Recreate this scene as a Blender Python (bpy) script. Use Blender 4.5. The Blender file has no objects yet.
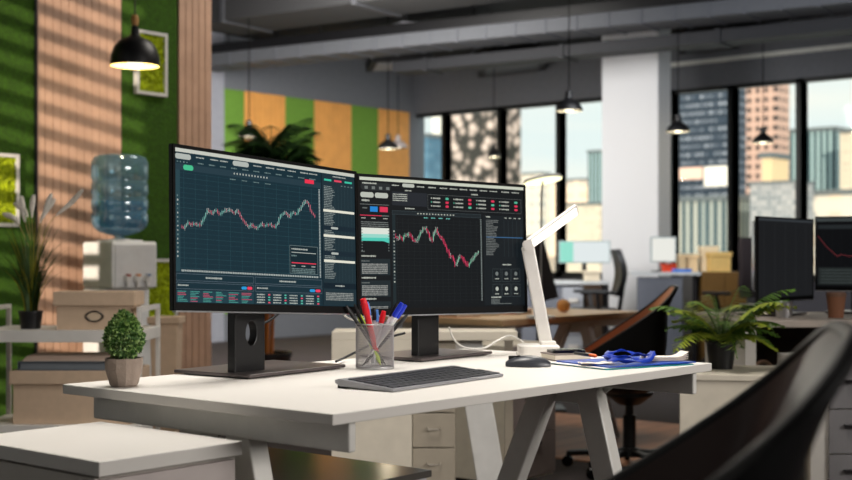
import bpy, bmesh, math, random
from mathutils import Vector, Matrix, Euler
random.seed(7)
SC = bpy.context.scene
COL = SC.collection
PI = math.pi
R = math.radians

# ------------------------------------------------------------------ camera
YAW = -49.85                      # camera heading (deg); desk runs along world X
CR = (0.6448, -0.7644)            # camera right in plan
CF = (0.7644, 0.6448)             # camera forward in plan
FPX, CX, HY = 1280.0, 426.0, 256.0
cd = bpy.data.cameras.new('camera'); cam = bpy.data.objects.new('camera', cd); COL.objects.link(cam)
cam.location = (0, 0, 1.0); cam.rotation_euler = (R(90), 0, R(YAW))
cd.sensor_width = 36; cd.lens = FPX / 852 * 36; cd.shift_y = 16 / 852
cd.clip_start = .05; cd.clip_end = 500
cd.dof.use_dof = True; cd.dof.focus_distance = 2.85; cd.dof.aperture_fstop = 4.4
SC.camera = cam

# ------------------------------------------------------------------ world, sun, added area lights, exposure
SC.view_settings.view_transform = 'Standard'; SC.view_settings.look = 'None'
SC.view_settings.exposure = 0; SC.view_settings.gamma = 1; SC.view_settings.use_curve_mapping = False
SC.cycles.max_bounces = 8; SC.cycles.sample_clamp_indirect = 6
wd = bpy.data.worlds.new('sky'); SC.world = wd; wd.use_nodes = True
nt = wd.node_tree; nt.nodes.clear()
def nn(t, ty, **k):
    n = t.nodes.new(ty)
    for a, b in k.items(): setattr(n, a, b)
    return n
wo = nn(nt, 'ShaderNodeOutputWorld'); bg = nn(nt, 'ShaderNodeBackground'); tc = nn(nt, 'ShaderNodeTexCoord')
mp = nn(nt, 'ShaderNodeMapping'); mp.inputs['Scale'].default_value = (2, 2, 14)
no = nn(nt, 'ShaderNodeTexNoise'); no.inputs['Scale'].default_value = 1.4; no.inputs['Detail'].default_value = 3
cr = nn(nt, 'ShaderNodeValToRGB')
cr.color_ramp.elements[0].position = .38; cr.color_ramp.elements[0].color = (.80, .88, .87, 1)
cr.color_ramp.elements[1].position = .60; cr.color_ramp.elements[1].color = (.93, .93, .86, 1)
nt.links.new(tc.outputs['Generated'], mp.inputs[0]); nt.links.new(mp.outputs[0], no.inputs[0])
nt.links.new(no.outputs[0], cr.inputs[0]); nt.links.new(cr.outputs[0], bg.inputs[0]); nt.links.new(bg.outputs[0], wo.inputs[0])
bg.inputs[1].default_value = 1.15

def sun(name, d, strength, col, ang):
    l = bpy.data.lights.new(name, 'SUN'); l.energy = strength; l.color = col; l.angle = R(ang)
    o = bpy.data.objects.new(name, l); COL.objects.link(o)
    o.rotation_euler = Vector(d).to_track_quat('-Z', 'Y').to_euler(); o.location = (-6, -3, 6)
sun('sun', (1, .6, -.19), 4.8, (1, .84, .68), .28)
def area(name, loc, size, power, col, rot=(0, 0, 0), sy=None, spread=180, aim=None):
    if aim: rot = (Vector(aim) - Vector(loc)).to_track_quat('-Z', 'Y').to_euler()
    l = bpy.data.lights.new(name, 'AREA'); l.energy = power; l.color = col; l.size = size; l.spread = R(spread)
    if sy: l.shape = 'RECTANGLE'; l.size_y = sy
    o = bpy.data.objects.new(name, l); COL.objects.link(o); o.location = loc; o.rotation_euler = rot
area('added_ceiling_light', (2.3, 2.2, 3.4), 1.8, 38, (1, .95, .88), sy=1.0, spread=95)  # added overhead key light for the desk, no fitting modelled
area('side_fill_light', (3.2, -2.9, 2.2), 2.4, 34, (1, .95, .9), sy=.8, aim=(2.4, 2.0, .8), spread=80)  # added fill for the camera-side faces; this wall has no window
area('added_ceiling_light', (7.6, 7.4, 3.0), 2.0, 330, (1, .96, .9), sy=2.0, aim=(11.0, 11.5, 1.4))  # added light aimed at the green wall, kept out of view
area('added_ceiling_light', (8.2, 4.2, 3.0), 2.0, 95, (.94, .96, 1), sy=2.0, aim=(11.5, 6.8, 1.2))  # added light aimed at the white column, kept out of view
area('back_fill_light', (-.9, .4, 1.6), 2.0, 8, (1, .95, .88), sy=1.4, aim=(1.5, 1.8, .7))  # added weak fill toward the desk end; no window stands here
area('added_ceiling_light', (5.2, 4.3, 3.4), 1.2, 40, (1, .93, .84), sy=1.2)  # overhead area light added near the ceiling, without a fitting

# ------------------------------------------------------------------ helpers
def lin(c):
    return tuple(((v / 255) / 12.92 if v / 255 <= .04045 else ((v / 255 + .055) / 1.055) ** 2.4) for v in c) + (1,)
MATS = {}
def mat(name, c, rough=.6, metal=0., spec=.5, bump=None, var=None, emit=0., alpha=None, trans=0., ior=1.45, coat=0.):
    """procedural material: c is sRGB 0-255; var=(scale, amount) colour mottling; bump=(scale, strength)"""
    if name in MATS: return MATS[name]
    m = bpy.data.materials.new(name); m.use_nodes = True; t = m.node_tree
    b = t.nodes['Principled BSDF']
    b.inputs['Base Color'].default_value = lin(c); b.inputs['Roughness'].default_value = rough
    b.inputs['Metallic'].default_value = metal; b.inputs['Specular IOR Level'].default_value = spec
    b.inputs['IOR'].default_value = ior; b.inputs['Transmission Weight'].default_value = trans
    b.inputs['Coat Weight'].default_value = coat
    if emit:
        b.inputs['Emission Color'].default_value = lin(c); b.inputs['Emission Strength'].default_value = emit
    if alpha is not None: b.inputs['Alpha'].default_value = alpha
    co = t.nodes.new('ShaderNodeTexCoord')
    if var or not emit:
        s, a = var or (18, .05)
        n = t.nodes.new('ShaderNodeTexNoise'); n.inputs['Scale'].default_value = s; n.inputs['Detail'].default_value = 4
        r = t.nodes.new('ShaderNodeMapRange'); r.inputs['From Min'].default_value = .3; r.inputs['From Max'].default_value = .7
        r.inputs['To Min'].default_value = 1 - a; r.inputs['To Max'].default_value = 1 + a
        h = t.nodes.new('ShaderNodeHueSaturation'); h.inputs['Color'].default_value = lin(c)
        t.links.new(co.outputs['Object'], n.inputs['Vector']); t.links.new(n.outputs[0], r.inputs[0])
        t.links.new(r.outputs[0], h.inputs['Value']); t.links.new(h.outputs[0], b.inputs['Base Color'])
    if bump:
        n = t.nodes.new('ShaderNodeTexNoise'); n.inputs['Scale'].default_value = bump[0]; n.inputs['Detail'].default_value = 5
        bp = t.nodes.new('ShaderNodeBump'); bp.inputs['Strength'].default_value = bump[1]; bp.inputs['Distance'].default_value = .01
        t.links.new(co.outputs['Object'], n.inputs['Vector']); t.links.new(n.outputs[0], bp.inputs['Height'])
        t.links.new(bp.outputs[0], b.inputs['Normal'])
    MATS[name] = m; return m

def emis(c, s=1.):
    k = 'glow_%d_%d_%d_%g' % (*c, s)
    if k in MATS: return MATS[k]
    m = bpy.data.materials.new(k); m.use_nodes = True; t = m.node_tree; b = t.nodes['Principled BSDF']
    b.inputs['Base Color'].default_value = (.002, .002, .002, 1); b.inputs['Roughness'].default_value = .5
    b.inputs['Specular IOR Level'].default_value = .06
    b.inputs['Emission Color'].default_value = lin(c); b.inputs['Emission Strength'].default_value = s
    MATS[k] = m; return m

def facade(name, wall, win, pw, ph, fill, D, px=600, rough=.7):
    """facade of windows in object space; pitch (pw, ph) measured on the photo at distance D, fill = glazed share across and up"""
    if name in MATS: return MATS[name]
    D *= 4; k = at(px, 200, X=D).y - at(px + 1, 200, X=D).y; kz = at(px, 200, X=D).z - at(px, 201, X=D).z
    m = bpy.data.materials.new(name); m.use_nodes = True; t = m.node_tree; b = t.nodes['Principled BSDF']
    co = t.nodes.new('ShaderNodeTexCoord'); sp = t.nodes.new('ShaderNodeSeparateXYZ'); t.links.new(co.outputs['Object'], sp.inputs[0])
    def mth(op, a, c=None):
        n = t.nodes.new('ShaderNodeMath'); n.operation = op
        for q, v in enumerate((a, c)):
            if v is None: continue
            if isinstance(v, (int, float)): n.inputs[q].default_value = v
            else: t.links.new(v, n.inputs[q])
        return n.outputs[0]
    u = mth('DIVIDE', mth('ADD', sp.outputs[0], sp.outputs[1]), pw * k); v = mth('DIVIDE', sp.outputs[2], ph * kz)
    mask = mth('MULTIPLY', mth('LESS_THAN', mth('FRACT', u), fill[0]), mth('LESS_THAN', mth('FRACT', v), fill[1]))
    cb = t.nodes.new('ShaderNodeCombineXYZ'); t.links.new(mth('FLOOR', u), cb.inputs[0]); t.links.new(mth('FLOOR', v), cb.inputs[1])
    wn = t.nodes.new('ShaderNodeTexWhiteNoise'); wn.noise_dimensions = '2D'; t.links.new(cb.outputs[0], wn.inputs['Vector'])
    m1 = t.nodes.new('ShaderNodeMix'); m1.data_type = 'RGBA'; t.links.new(wn.outputs['Value'], m1.inputs[0]); m1.inputs[6].default_value = lin(win[0]); m1.inputs[7].default_value = lin(win[1])
    m2 = t.nodes.new('ShaderNodeMix'); m2.data_type = 'RGBA'; t.links.new(mask, m2.inputs[0]); m2.inputs[6].default_value = lin(wall); t.links.new(m1.outputs[2], m2.inputs[7])
    t.links.new(m2.outputs[2], b.inputs['Base Color']); b.inputs['Roughness'].default_value = rough
    MATS[name] = m; return m

class MB:
    def __init__(s): s.v = []; s.f = []; s.m = []
    def add(s, vs, fs, mi=0):
        o = len(s.v); s.v += [Vector(v) for v in vs]; s.f += [tuple(i + o for i in f) for f in fs]; s.m += [mi] * len(fs); return s
    def box(s, a, b, mi=0, M=None):
        x0, y0, z0 = a; x1, y1, z1 = b
        v = [(x0, y0, z0), (x1, y0, z0), (x1, y1, z0), (x0, y1, z0), (x0, y0, z1), (x1, y0, z1), (x1, y1, z1), (x0, y1, z1)]
        if M: v = [M @ Vector(p) for p in v]
        return s.add(v, [(0, 3, 2, 1), (4, 5, 6, 7), (0, 1, 5, 4), (1, 2, 6, 5), (2, 3, 7, 6), (3, 0, 4, 7)], mi)
    def prism(s, poly, h0, h1, mi=0):           # poly in xy, extruded z
        n = len(poly)
        v = [(x, y, h0) for x, y in poly] + [(x, y, h1) for x, y in poly]
        return s.add(v, [tuple(reversed(range(n))), tuple(range(n, 2 * n))] + [(i, (i + 1) % n, n + (i + 1) % n, n + i) for i in range(n)], mi)
    def lathe(s, prof, n=32, c=(0, 0, 0), mi=0, M=None, cap=True):
        v = []; f = []
        for r, z in prof:
            for k in range(n):
                a = 2 * PI * k / n; v.append(Vector((c[0] + r * math.cos(a), c[1] + r * math.sin(a), c[2] + z)))
        for i in range(len(prof) - 1):
            for k in range(n):
                f.append((i * n + k, i * n + (k + 1) % n, (i + 1) * n + (k + 1) % n, (i + 1) * n + k))
        if cap and prof[0][0] > 1e-5: f.append(tuple(reversed(range(n))))
        if cap and prof[-1][0] > 1e-5: f.append(tuple(range((len(prof) - 1) * n, len(prof) * n)))
        if M: v = [M @ p for p in v]
        return s.add(v, f, mi)
    def tube(s, pts, r, n=8, mi=0, cap=True):
        pts = [Vector(p) for p in pts]; rr = r if isinstance(r, (list, tuple)) else [r] * len(pts)
        v = []; f = []; up = Vector((.13, .21, 1)).normalized()
        for i, p in enumerate(pts):
            d = (pts[min(i + 1, len(pts) - 1)] - pts[max(i - 1, 0)]).normalized()
            a = d.cross(up)
            if a.length < .1: a = d.cross(Vector((1, 0, 0)))
            a.normalize(); b = d.cross(a)
            for k in range(n):
                t = 2 * PI * k / n; v.append(p + a * math.cos(t) * rr[i] + b * math.sin(t) * rr[i])
        for i in range(len(pts) - 1):
            for k in range(n): f.append((i * n + k, (i + 1) * n + k, (i + 1) * n + (k + 1) % n, i * n + (k + 1) % n))
        if cap: f.append(tuple(range(n))); f.append(tuple(reversed(range((len(pts) - 1) * n, len(pts) * n))))
        return s.add(v, f, mi)
    def bar(s, p, q, w, t, mi=0, side=(0, 1, 0)):      # rectangular bar between two points
        p = Vector(p); q = Vector(q); d = (q - p).normalized(); a = Vector(side); a = (a - d * a.dot(d)).normalized(); b = d.cross(a)
        v = [c + a * i * w / 2 + b * j * t / 2 for c in (p, q) for i, j in ((-1, -1), (1, -1), (1, 1), (-1, 1))]
        return s.add(v, [(0, 1, 2, 3), (7, 6, 5, 4), (0, 4, 5, 1), (1, 5, 6, 2), (2, 6, 7, 3), (3, 7, 4, 0)], mi)
    def blade(s, pts, w, side=None, mi=0):          # leaf strip, widths w list
        pts = [Vector(p) for p in pts]; v = []; f = []
        for i, p in enumerate(pts):
            d = (pts[min(i + 1, len(pts) - 1)] - pts[max(i - 1, 0)])
            a = Vector(side) if side else d.cross(Vector((0, 0, 1)))
            if a.length < 1e-5: a = Vector((1, 0, 0))
            a.normalize(); v += [p - a * w[i] / 2, p + a * w[i] / 2 ]
        for i in range(len(pts) - 1): f.append((2 * i, 2 * i + 1, 2 * i + 3, 2 * i + 2))
        return s.add(v, f, mi)
    def xf(s, M): s.v = [M @ v for v in s.v]; return s
    def build(s, name, m, parent=None, smooth=False, bevel=0, loc=None, rz=0):
        me = bpy.data.meshes.new(name); me.from_pydata([tuple(v) for v in s.v], [], s.f)
        for x in (m if isinstance(m, (list, tuple)) else [m]): me.materials.append(x)
        me.polygons.foreach_set('material_index', s.m)
        me.update()
        bm = bmesh.new(); bm.from_mesh(me); 
        if name not in ('foliage', 'fronds', 'blades', 'screen', 'screen_face'): bmesh.ops.recalc_face_normals(bm, faces=bm.faces)
        bm.to_mesh(me); bm.free()
        if smooth:
            me.polygons.foreach_set('use_smooth', [True] * len(me.polygons))
            try: me.set_sharp_from_angle(angle=R(38))
            except Exception: pass
        o = bpy.data.objects.new(name, me); COL.objects.link(o)
        if parent: o.parent = parent
        if loc is not None: o.location = loc
        if rz: o.rotation_euler = (0, 0, rz)
        if bevel:
            b = o.modifiers.new('bevel', 'BEVEL'); b.width = bevel; b.segments = 2; b.limit_method = 'ANGLE'; b.angle_limit = R(50)
        return o
def thing(name, label, cat, loc=(0, 0, 0), rz=0, group=None):
    o = bpy.data.objects.new(name, None); COL.objects.link(o); o.empty_display_size = .1
    o.location = loc; o.rotation_euler = (0, 0, rz); return tag(o, label, cat, group)
def tag(o, label, cat, group=None):
    o['label'] = label; o['category'] = cat
    if group: o['group'] = group
    return o
def struct(o): o['kind'] = 'structure'; return o
def W(r, f, z=0): return Vector((r * CR[0] + f * CF[0], r * CR[1] + f * CF[1], z))
def at(px, py, X=None, Y=None, z=None, Z=None):
    """world point that the reference pixel shows on a known plane (measuring aid)"""
    a = (px - CX) / FPX; gx = a * CR[0] + CF[0]; gy = a * CR[1] + CF[1]; u = (HY - py) / FPX
    t = X / gx if X is not None else Y / gy if Y is not None else (z - 1) / u if z is not None else Z
    return Vector((gx * t, gy * t, 1 + u * t))
FR = R(YAW)       # rotation of furniture square to the camera heading

def smooth_path(pts, n=6):
    P = [Vector(p) for p in pts]; out = []
    for i in range(len(P) - 1):
        a = P[max(i - 1, 0)]; b = P[i]; c = P[i + 1]; d = P[min(i + 2, len(P) - 1)]
        for k in range(n):
            t = k / n
            out.append(.5 * ((2 * b) + (c - a) * t + (2 * a - 5 * b + 4 * c - d) * t * t + (3 * b - a - 3 * c + d) * t ** 3))
    out.append(P[-1]); return out

# common materials
M_white = mat('white_laminate', (212, 208, 202), .55, spec=.25, var=(3, .01))
M_edge = mat('white_edge_band', (186, 176, 172), .5)
M_steel = mat('grey_painted_steel', (214, 212, 206), .45, metal=.05)
M_black = mat('black_plastic', (16, 16, 18), .42)
M_blackg = mat('black_gloss', (10, 10, 12), .18)
M_dark = mat('dark_metal', (44, 42, 44), .38, metal=.5)
M_silver = mat('brushed_aluminium', (190, 190, 192), .3, metal=.9)
M_cream = mat('cream_laminate', (220, 211, 194), .5)
M_grey = mat('grey_laminate', (140, 138, 140), .5)
M_card = mat('kraft_cardboard', (202, 176, 150), .8, var=(30, .05))
M_pot = mat('concrete_pot', (156, 140, 128), .85, bump=(60, .4), var=(25, .12))
M_leaf = mat('dark_leaf', (44, 82, 30), .55, var=(40, .25))
M_leaf2 = mat('mid_leaf', (92, 128, 40), .55, var=(30, .25))
M_moss = mat('green_moss', (50, 84, 8), .95, bump=(120, 1.0), var=(70, .3))
M_ymoss = mat('yellow_green_moss', (150, 166, 8), .95, bump=(60, 1.0), var=(26, .35))
M_soil = mat('soil', (40, 28, 20), .95)

# ------------------------------------------------------------------ room
XW, YF, YL, XE = 13.4, 11.5, 5.6, 4.735
CEIL = 3.6
def floor_mat():
    m = bpy.data.materials.new('carpet_and_wood_floor'); m.use_nodes = True; t = m.node_tree; b = t.nodes['Principled BSDF']
    co = t.nodes.new('ShaderNodeTexCoord')
    n = t.nodes.new('ShaderNodeTexNoise'); n.inputs['Scale'].default_value = 60; n.inputs['Detail'].default_value = 5
    r = t.nodes.new('ShaderNodeValToRGB'); r.color_ramp.elements[0].color = lin((42, 35, 35)); r.color_ramp.elements[1].color = lin((58, 49, 48))
    t.links.new(co.outputs['Object'], n.inputs[0]); t.links.new(n.outputs[0], r.inputs[0]); t.links.new(r.outputs[0], b.inputs['Base Color'])
    b.inputs['Roughness'].default_value = .9
    return m
fl = struct(MB().box((-1.2, -3.2, -.12), (XW + .2, YF + .2, 0)).build('floor', floor_mat()))
def plank_mat():
    m = bpy.data.materials.new('oak_planks'); m.use_nodes = True; t = m.node_tree; b = t.nodes['Principled BSDF']
    co = t.nodes.new('ShaderNodeTexCoord'); br = t.nodes.new('ShaderNodeTexBrick')
    br.inputs['Scale'].default_value = 1; br.inputs['Brick Width'].default_value = 1.1; br.inputs['Row Height'].default_value = .14
    br.inputs['Mortar Size'].default_value = .004; br.inputs['Color1'].default_value = lin((182, 124, 82)); br.inputs['Color2'].default_value = lin((164, 108, 70))
    br.inputs['Mortar'].default_value = lin((90, 58, 36))
    t.links.new(co.outputs['Object'], br.inputs[0]); t.links.new(br.outputs[0], b.inputs['Base Color']); b.inputs['Roughness'].default_value = .55
    return m
struct(MB().box((5.25, -3, -.01), (6.75, 11.4, .006)).build('floor_wood', plank_mat()))
M_ceil = mat('dark_ceiling_paint', (26, 26, 29), .9)
struct(MB().box((-1.2, -3.2, CEIL), (XW + .2, YF + .2, CEIL + .15)).build('ceiling', M_ceil))
M_wallg = mat('grey_wall_paint', (108, 111, 118), .85)
M_walld = mat('charcoal_wall_paint', (70, 70, 78), .85)
# left wall: moss and timber slat bands
wl = struct(MB().box((-1.2, YL, 0), (XE, YL + .14, CEIL)).build('wall_left', M_walld))
def slats(x0, x1, Y, z0, z1, m, nm, par, pitch=.048, gap=.005, dep=.022):
    n = max(1, round((x1 - x0) / pitch)); p = (x1 - x0) / n; mb = MB()
    for i in range(n): mb.box((x0 + i * p + gap / 2, Y - dep, z0), (x0 + (i + 1) * p - gap / 2, Y, z1))
    o = mb.build(nm, m, par); return o
M_tim = mat('peach_timber_slat', (190, 154, 130), .6, var=(9, .1))
M_gap = mat('dark_backing_felt', (40, 26, 20), .9)
for x0, x1 in ((3.612, 4.120), (4.502, 4.735), (1.2, 2.2)):
    MB().box((x0, YL - .004, 0), (x1, YL + .001, CEIL)).build('slat_backing', M_gap, wl)
    slats(x0, x1, YL - .004, 0, CEIL, M_tim, 'slat_panel', wl)
for x0, x1 in ((2.2, 3.600), (4.128, 4.494)):
    MB().box((x0, YL - .02, 0), (x1, YL + .001, CEIL)).build('moss_panel', M_moss, wl)
MB().box((3.599, YL - .034, 0), (3.611, YL, CEIL)).build('edge_strip', M_black, wl)
# far green and timber wall
wf = struct(MB().box((3.6, YF, 0), (XW + .2, YF + .15, CEIL)).build('wall_far', M_wallg))
M_or = mat('orange_timber_slat', (226, 160, 84), .6, var=(6, .08)); M_gr = mat('bright_green_felt', (104, 146, 54), .9, bump=(90, .5), var=(40, .12))
bounds = [9.4, 9.925, 10.251, 10.921, 11.422, 12.099, 12.62, 13.25]
for i in range(1, 7):
    x0, x1 = bounds[i], bounds[i + 1]
    if i % 2: MB().box((x0, YF - .02, .32), (x1, YF + .001, 2.965)).build('green_panel', M_gr, wf)
    else: slats(x0, x1, YF, .32, 2.965, M_or, 'slat_panel', wf, .08, .004, .026)
MB().box((9.3, YF - .04, 0), (9.925, YF + .001, CEIL)).build('white_pier', mat('pale_grey_paint', (150, 152, 162), .8), wf)
# window wall
ww = struct(MB().box((XW, -3.2, 0), (XW + .18, YF + .2, .72)).build('wall_windows', M_walld))
MB().box((XW, -3.2, 2.955), (XW + .18, YF + .2, CEIL)).build('bulkhead', M_wallg, ww)
MB().box((XW - .03, 5.0 - 8, 3.225), (XW + .001, 7.9, 3.275)).build('white_rail', mat('white_paint', (220, 222, 218), .6), ww)
def glass_mat():
    m = bpy.data.materials.new('window_glass'); m.use_nodes = True; t = m.node_tree; t.nodes.clear()
    o = t.nodes.new('ShaderNodeOutputMaterial'); a = t.nodes.new('ShaderNodeBsdfTransparent'); g = t.nodes.new('ShaderNodeBsdfGlossy'); x = t.nodes.new('ShaderNodeMixShader')
    a.inputs[0].default_value = (.95, .97, .96, 1); g.inputs['Roughness'].default_value = .02; x.inputs[0].default_value = .006
    t.links.new(a.outputs[0], x.inputs[1]); t.links.new(g.outputs[0], x.inputs[2]); t.links.new(x.outputs[0], o.inputs[0]); return m
M_glass = glass_mat()
ys = [11.68, 11.0, 10.06, 9.13, 8.3, 7.53, 6.76, 5.94, 5.1, 4.2, 3.3]
for i in range(len(ys) - 1):
    y1, y0 = ys[i], ys[i + 1]; w = .05
    f = MB()
    f.box((XW + .02, y0 - w, .72), (XW + .12, y0 + w, 2.955)).box((XW + .02, y1 - w, .72), (XW + .12, y1 - .01, 2.955))
    f.box((XW + .02, y0, .72), (XW + .12, y1, .80)).box((XW + .02, y0, 2.91), (XW + .12, y1, 2.955))
    fo = struct(f.build('window_%d' % (i + 1), mat('black_window_frame', (20, 24, 26), .5)))
    MB().box((XW + .065, y0 + .03, .78), (XW + .075, y1 - .03, 2.93)).build('glass_pane', M_glass, fo)
# walls outside the frame; one behind has a louvred window the sun comes through
struct(MB().box((XW + .02, -3.2, .72), (XW + .18, 3.3, 2.955)).build('wall_front', M_walld))
struct(MB().box((-1.2, -3.3, 0), (XW + .2, -3.15, CEIL)).build('wall_right', M_wallg))
wb = MB(); wy0, wy1, wz0, wz1 = 2.30, 4.4, .75, 3.45
wb.box((-1.2, -3.2, 0), (-1.05, wy0, CEIL)).box((-1.2, wy1, 0), (-1.05, YL, CEIL)).box((-1.2, wy0, 0), (-1.05, wy1, wz0)).box((-1.2, wy0, wz1), (-1.05, wy1, CEIL))
struct(wb.build('wall_back', M_wallg))
lv = MB(); z = wz0 + .03
while z < wz1: lv.box((-1.17, wy0 - .01, z), (-1.08, wy1 + .01, z + .044)); z += .123
struct(lv.build('window_11', M_black))
struct(MB().box((3.6, YL + .14, 0), (3.75, YF, CEIL)).build('wall_side', M_wallg))
# white column
p0 = at(602, 200, X=11.5); p1 = at(658, 200, X=11.5)
struct(MB().box((11.5, p1.y, 0), (11.76, p0.y, CEIL)).build('wall_column', mat('white_column_paint', (206, 207, 210), .8, var=(2, .01))))

# ------------------------------------------------------------------ ceiling services
M_duct = mat('grey_duct_metal', (84, 86, 92), .7); M_duct2 = mat('dark_duct_metal', (36, 37, 41), .7)
a = at(205, 61, z=3.22); b = at(905, -10, z=3.22)
d = (b - a).normalized(); nrm = Vector((-d.y, d.x, 0)); L = (b - a).length
t = thing('cable_tray', 'long grey cable tray with rungs and a black rail crossing the ceiling', 'cable tray', a, math.atan2(d.y, d.x))
MB().box((0, -.22, -.10), (L, .22, .03)).build('tray_bed', mat('pale_tray_metal', (84, 86, 91), .7), t)
for y in (-.26, .22): MB().box((0, y, .03), (L, y + .04, .125)).build('side_rail', M_black, t)
x = .2
while x < L: MB().box((x, -.23, -.11), (x + .03, .23, .03)).build('rung', M_duct, t); x += .32
for x in (1., L - 2): MB().box((x, -.02, .05), (x + .04, .02, .4)).build('hanger', M_black, t)
def duct(name, lab, cat, pa, pb, z, w, h, m, grp=None):
    a = at(*pa, z=z); b = at(*pb, z=z); d = b - a
    t = thing(name, lab, cat, a, math.atan2(d.y, d.x), grp)
    MB().box((0, -w / 2, 0), (d.length, w / 2, h)).build('duct_body', m, t)
    x = .4
    while x < d.length: MB().box((x, -w / 2 - .02, -.02), (x + .05, w / 2 + .02, h + .01)).build('flange', M_duct2, t); x += 1.6
    for x in (.9, d.length - 1): MB().box((x, -.015, h), (x + .03, .015, CEIL - z)).build('hanger', M_black, t)
duct('air_duct', 'dark square air duct running in front of the white column top', 'duct', (400, 74), (905, 27), 2.97, .3, .11, M_duct2)
duct('air_duct', 'dark wide air duct high above the cable tray', 'duct', (215, 30), (905, -60), 3.3, .7, .25, mat('black_duct_metal', (18, 18, 20), .8))
def slab(name, lab, cat, pts, z, h, m, under=None):
    P = [at(x, y, z=z) for x, y in pts]; c = sum(P, Vector()) / len(P)
    t = thing(name, lab, cat, c)
    MB().prism([(p.x - c.x, p.y - c.y) for p in P], 0, h, 0).build('panel_body', m, t)
    if under: MB().prism([((p.x - c.x) * .8, (p.y - c.y) * .8) for p in P], -.012, 0, 0).build('light_face', under, t)
    for p in P: MB().tube([((p.x - c.x) * .85, (p.y - c.y) * .85, h), ((p.x - c.x) * .85, (p.y - c.y) * .85, CEIL - z)], .01, 6).build('hanger_rod', M_black, t)
M_pan = mat('pale_ceiling_panel', (150, 150, 158), .8)
slab('ceiling_panel', 'grey acoustic panel hung above the cable tray', 'ceiling panel', [(330, 50), (402, 25), (500, 29), (480, 40)], 3.38, .04, M_pan)
slab('air_conditioner', 'flat ceiling cassette unit with a pale face near the timber wall', 'air conditioner', [(366, 72), (372, 62), (432, 60), (434, 67)], 3.38, .12, M_duct2, M_pan)
slab('air_conditioner', 'dark slotted ceiling unit between two hanging lamp cords', 'air conditioner', [(478, 78), (480, 64), (544, 60), (546, 74)], 3.36, .14, M_duct2, M_duct)
slab('air_conditioner', 'dark slotted ceiling unit beside the white column', 'air conditioner', [(680, 55), (683, 43), (738, 39), (738, 52)], 3.36, .14, M_duct2, M_duct)
slab('ceiling_panel', 'dim grey acoustic panel over the green wall', 'ceiling panel', [(216, 52), (222, 46), (330, 44), (300, 50)], 3.4, .04, M_duct)

# ------------------------------------------------------------------ pendants
M_bulb = emis((255, 246, 214), 2.2); M_inner = mat('pale_enamel', (250, 222, 140), .4)
def pendant(px, py, z=None, Z=None, dia=.22, lab='', style='bell', shade=M_black, power=0, grp='black pendant lamps on long cords'):
    p = at(px, py, z=z, Z=Z)
    t = thing('pendant_lamp', lab, 'lamp', p, 0, grp); r = dia / 2
    if style == 'dome':
        prof = [(r, 0), (r * 1.0, .012), (r * .97, .045), (r * .86, .085), (r * .66, .115), (r * .3, .135), (r * .17, .15), (r * .15, .185), (0, .19)]
        prof_in = [(0, .128), (r * .6, .108), (r * .82, .08), (r * .93, .04), (r * .97, 0)]
    else:
        prof = [(r, 0), (r * .97, .02), (r * .8, .055), (r * .5, .08), (r * .28, .1), (r * .25, .155), (r * .12, .165), (0, .166)]
        prof_in = [(0, .075), (r * .45, .07), (r * .76, .05), (r * .95, 0)]
    MB().lathe(prof, 40, cap=False).build('lamp_shade', shade, t, True)
    MB().lathe(list(prof_in), 40, cap=False).build('inner_shade', M_inner if style == 'dome' else mat('dull_enamel', (96, 96, 92), .6), t, True)
    top = .19 if style == 'dome' else .166
    if style == 'dome': MB().lathe([(r * .13, top), (r * .16, top + .03), (r * .1, top + .05), (0, top + .051)], 20).build('wooden_cap', mat('oak_wood', (176, 128, 70), .5), t, True)
    MB().tube([(0, 0, top), (0, 0, CEIL - p.z)], .0035 if style == 'dome' else .005, 6).build('cord', mat('grey_cord', (70, 66, 62), .7) if style == 'dome' else mat('matte_black_cord', (12, 12, 12), 1, spec=0), t)
    MB().lathe([(0, -.004), (r * .3, .004), (r * .36, .03), (r * .2, .06), (0, .07)], 24).build('bulb', M_bulb, t, True)
    MB().lathe([(0, 0), (.04, 0), (.04, .02), (0, .02)], 16, (0, 0, CEIL - p.z - .02)).build('ceiling_rose', M_black, t)
    if power:
        l = bpy.data.lights.new('bulb_light', 'POINT'); l.energy = power; l.color = (1, .86, .6); l.shadow_soft_size = .03
        o = bpy.data.objects.new('bulb_light', l); COL.objects.link(o); o.parent = t; o.location = (0, 0, -.03)
pendant(135, 66, Z=6.0, dia=.23, lab='black dome pendant lamp with wooden cap glowing before the slatted wall', style='dome', power=3.5, grp=None)
for px, py, lab in ((249, 137, 'black pendant lamp hanging in front of the tall palm'),
                    (388, 149, 'black pendant lamp hanging before the last orange timber panel'),
                    (569, 111, 'black pendant lamp hanging beside the white column'),
                    (678, 132, 'black pendant lamp in front of the dark blue tower window'),
                    (763, 143, 'black pendant lamp in front of the brown tower window'),
                    (494, 157, 'small black pendant lamp against the wide dark mullion')):
    pendant(px, py, z=2.15, lab=lab, dia=.22 if px != 494 else .15, power=5)
pendant(398, 148, Z=16.0, dia=.24, lab='pale grey pendant lamp just behind a black one near the room corner', shade=mat('pale_grey_enamel', (190, 180, 180), .5), grp=None)

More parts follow.
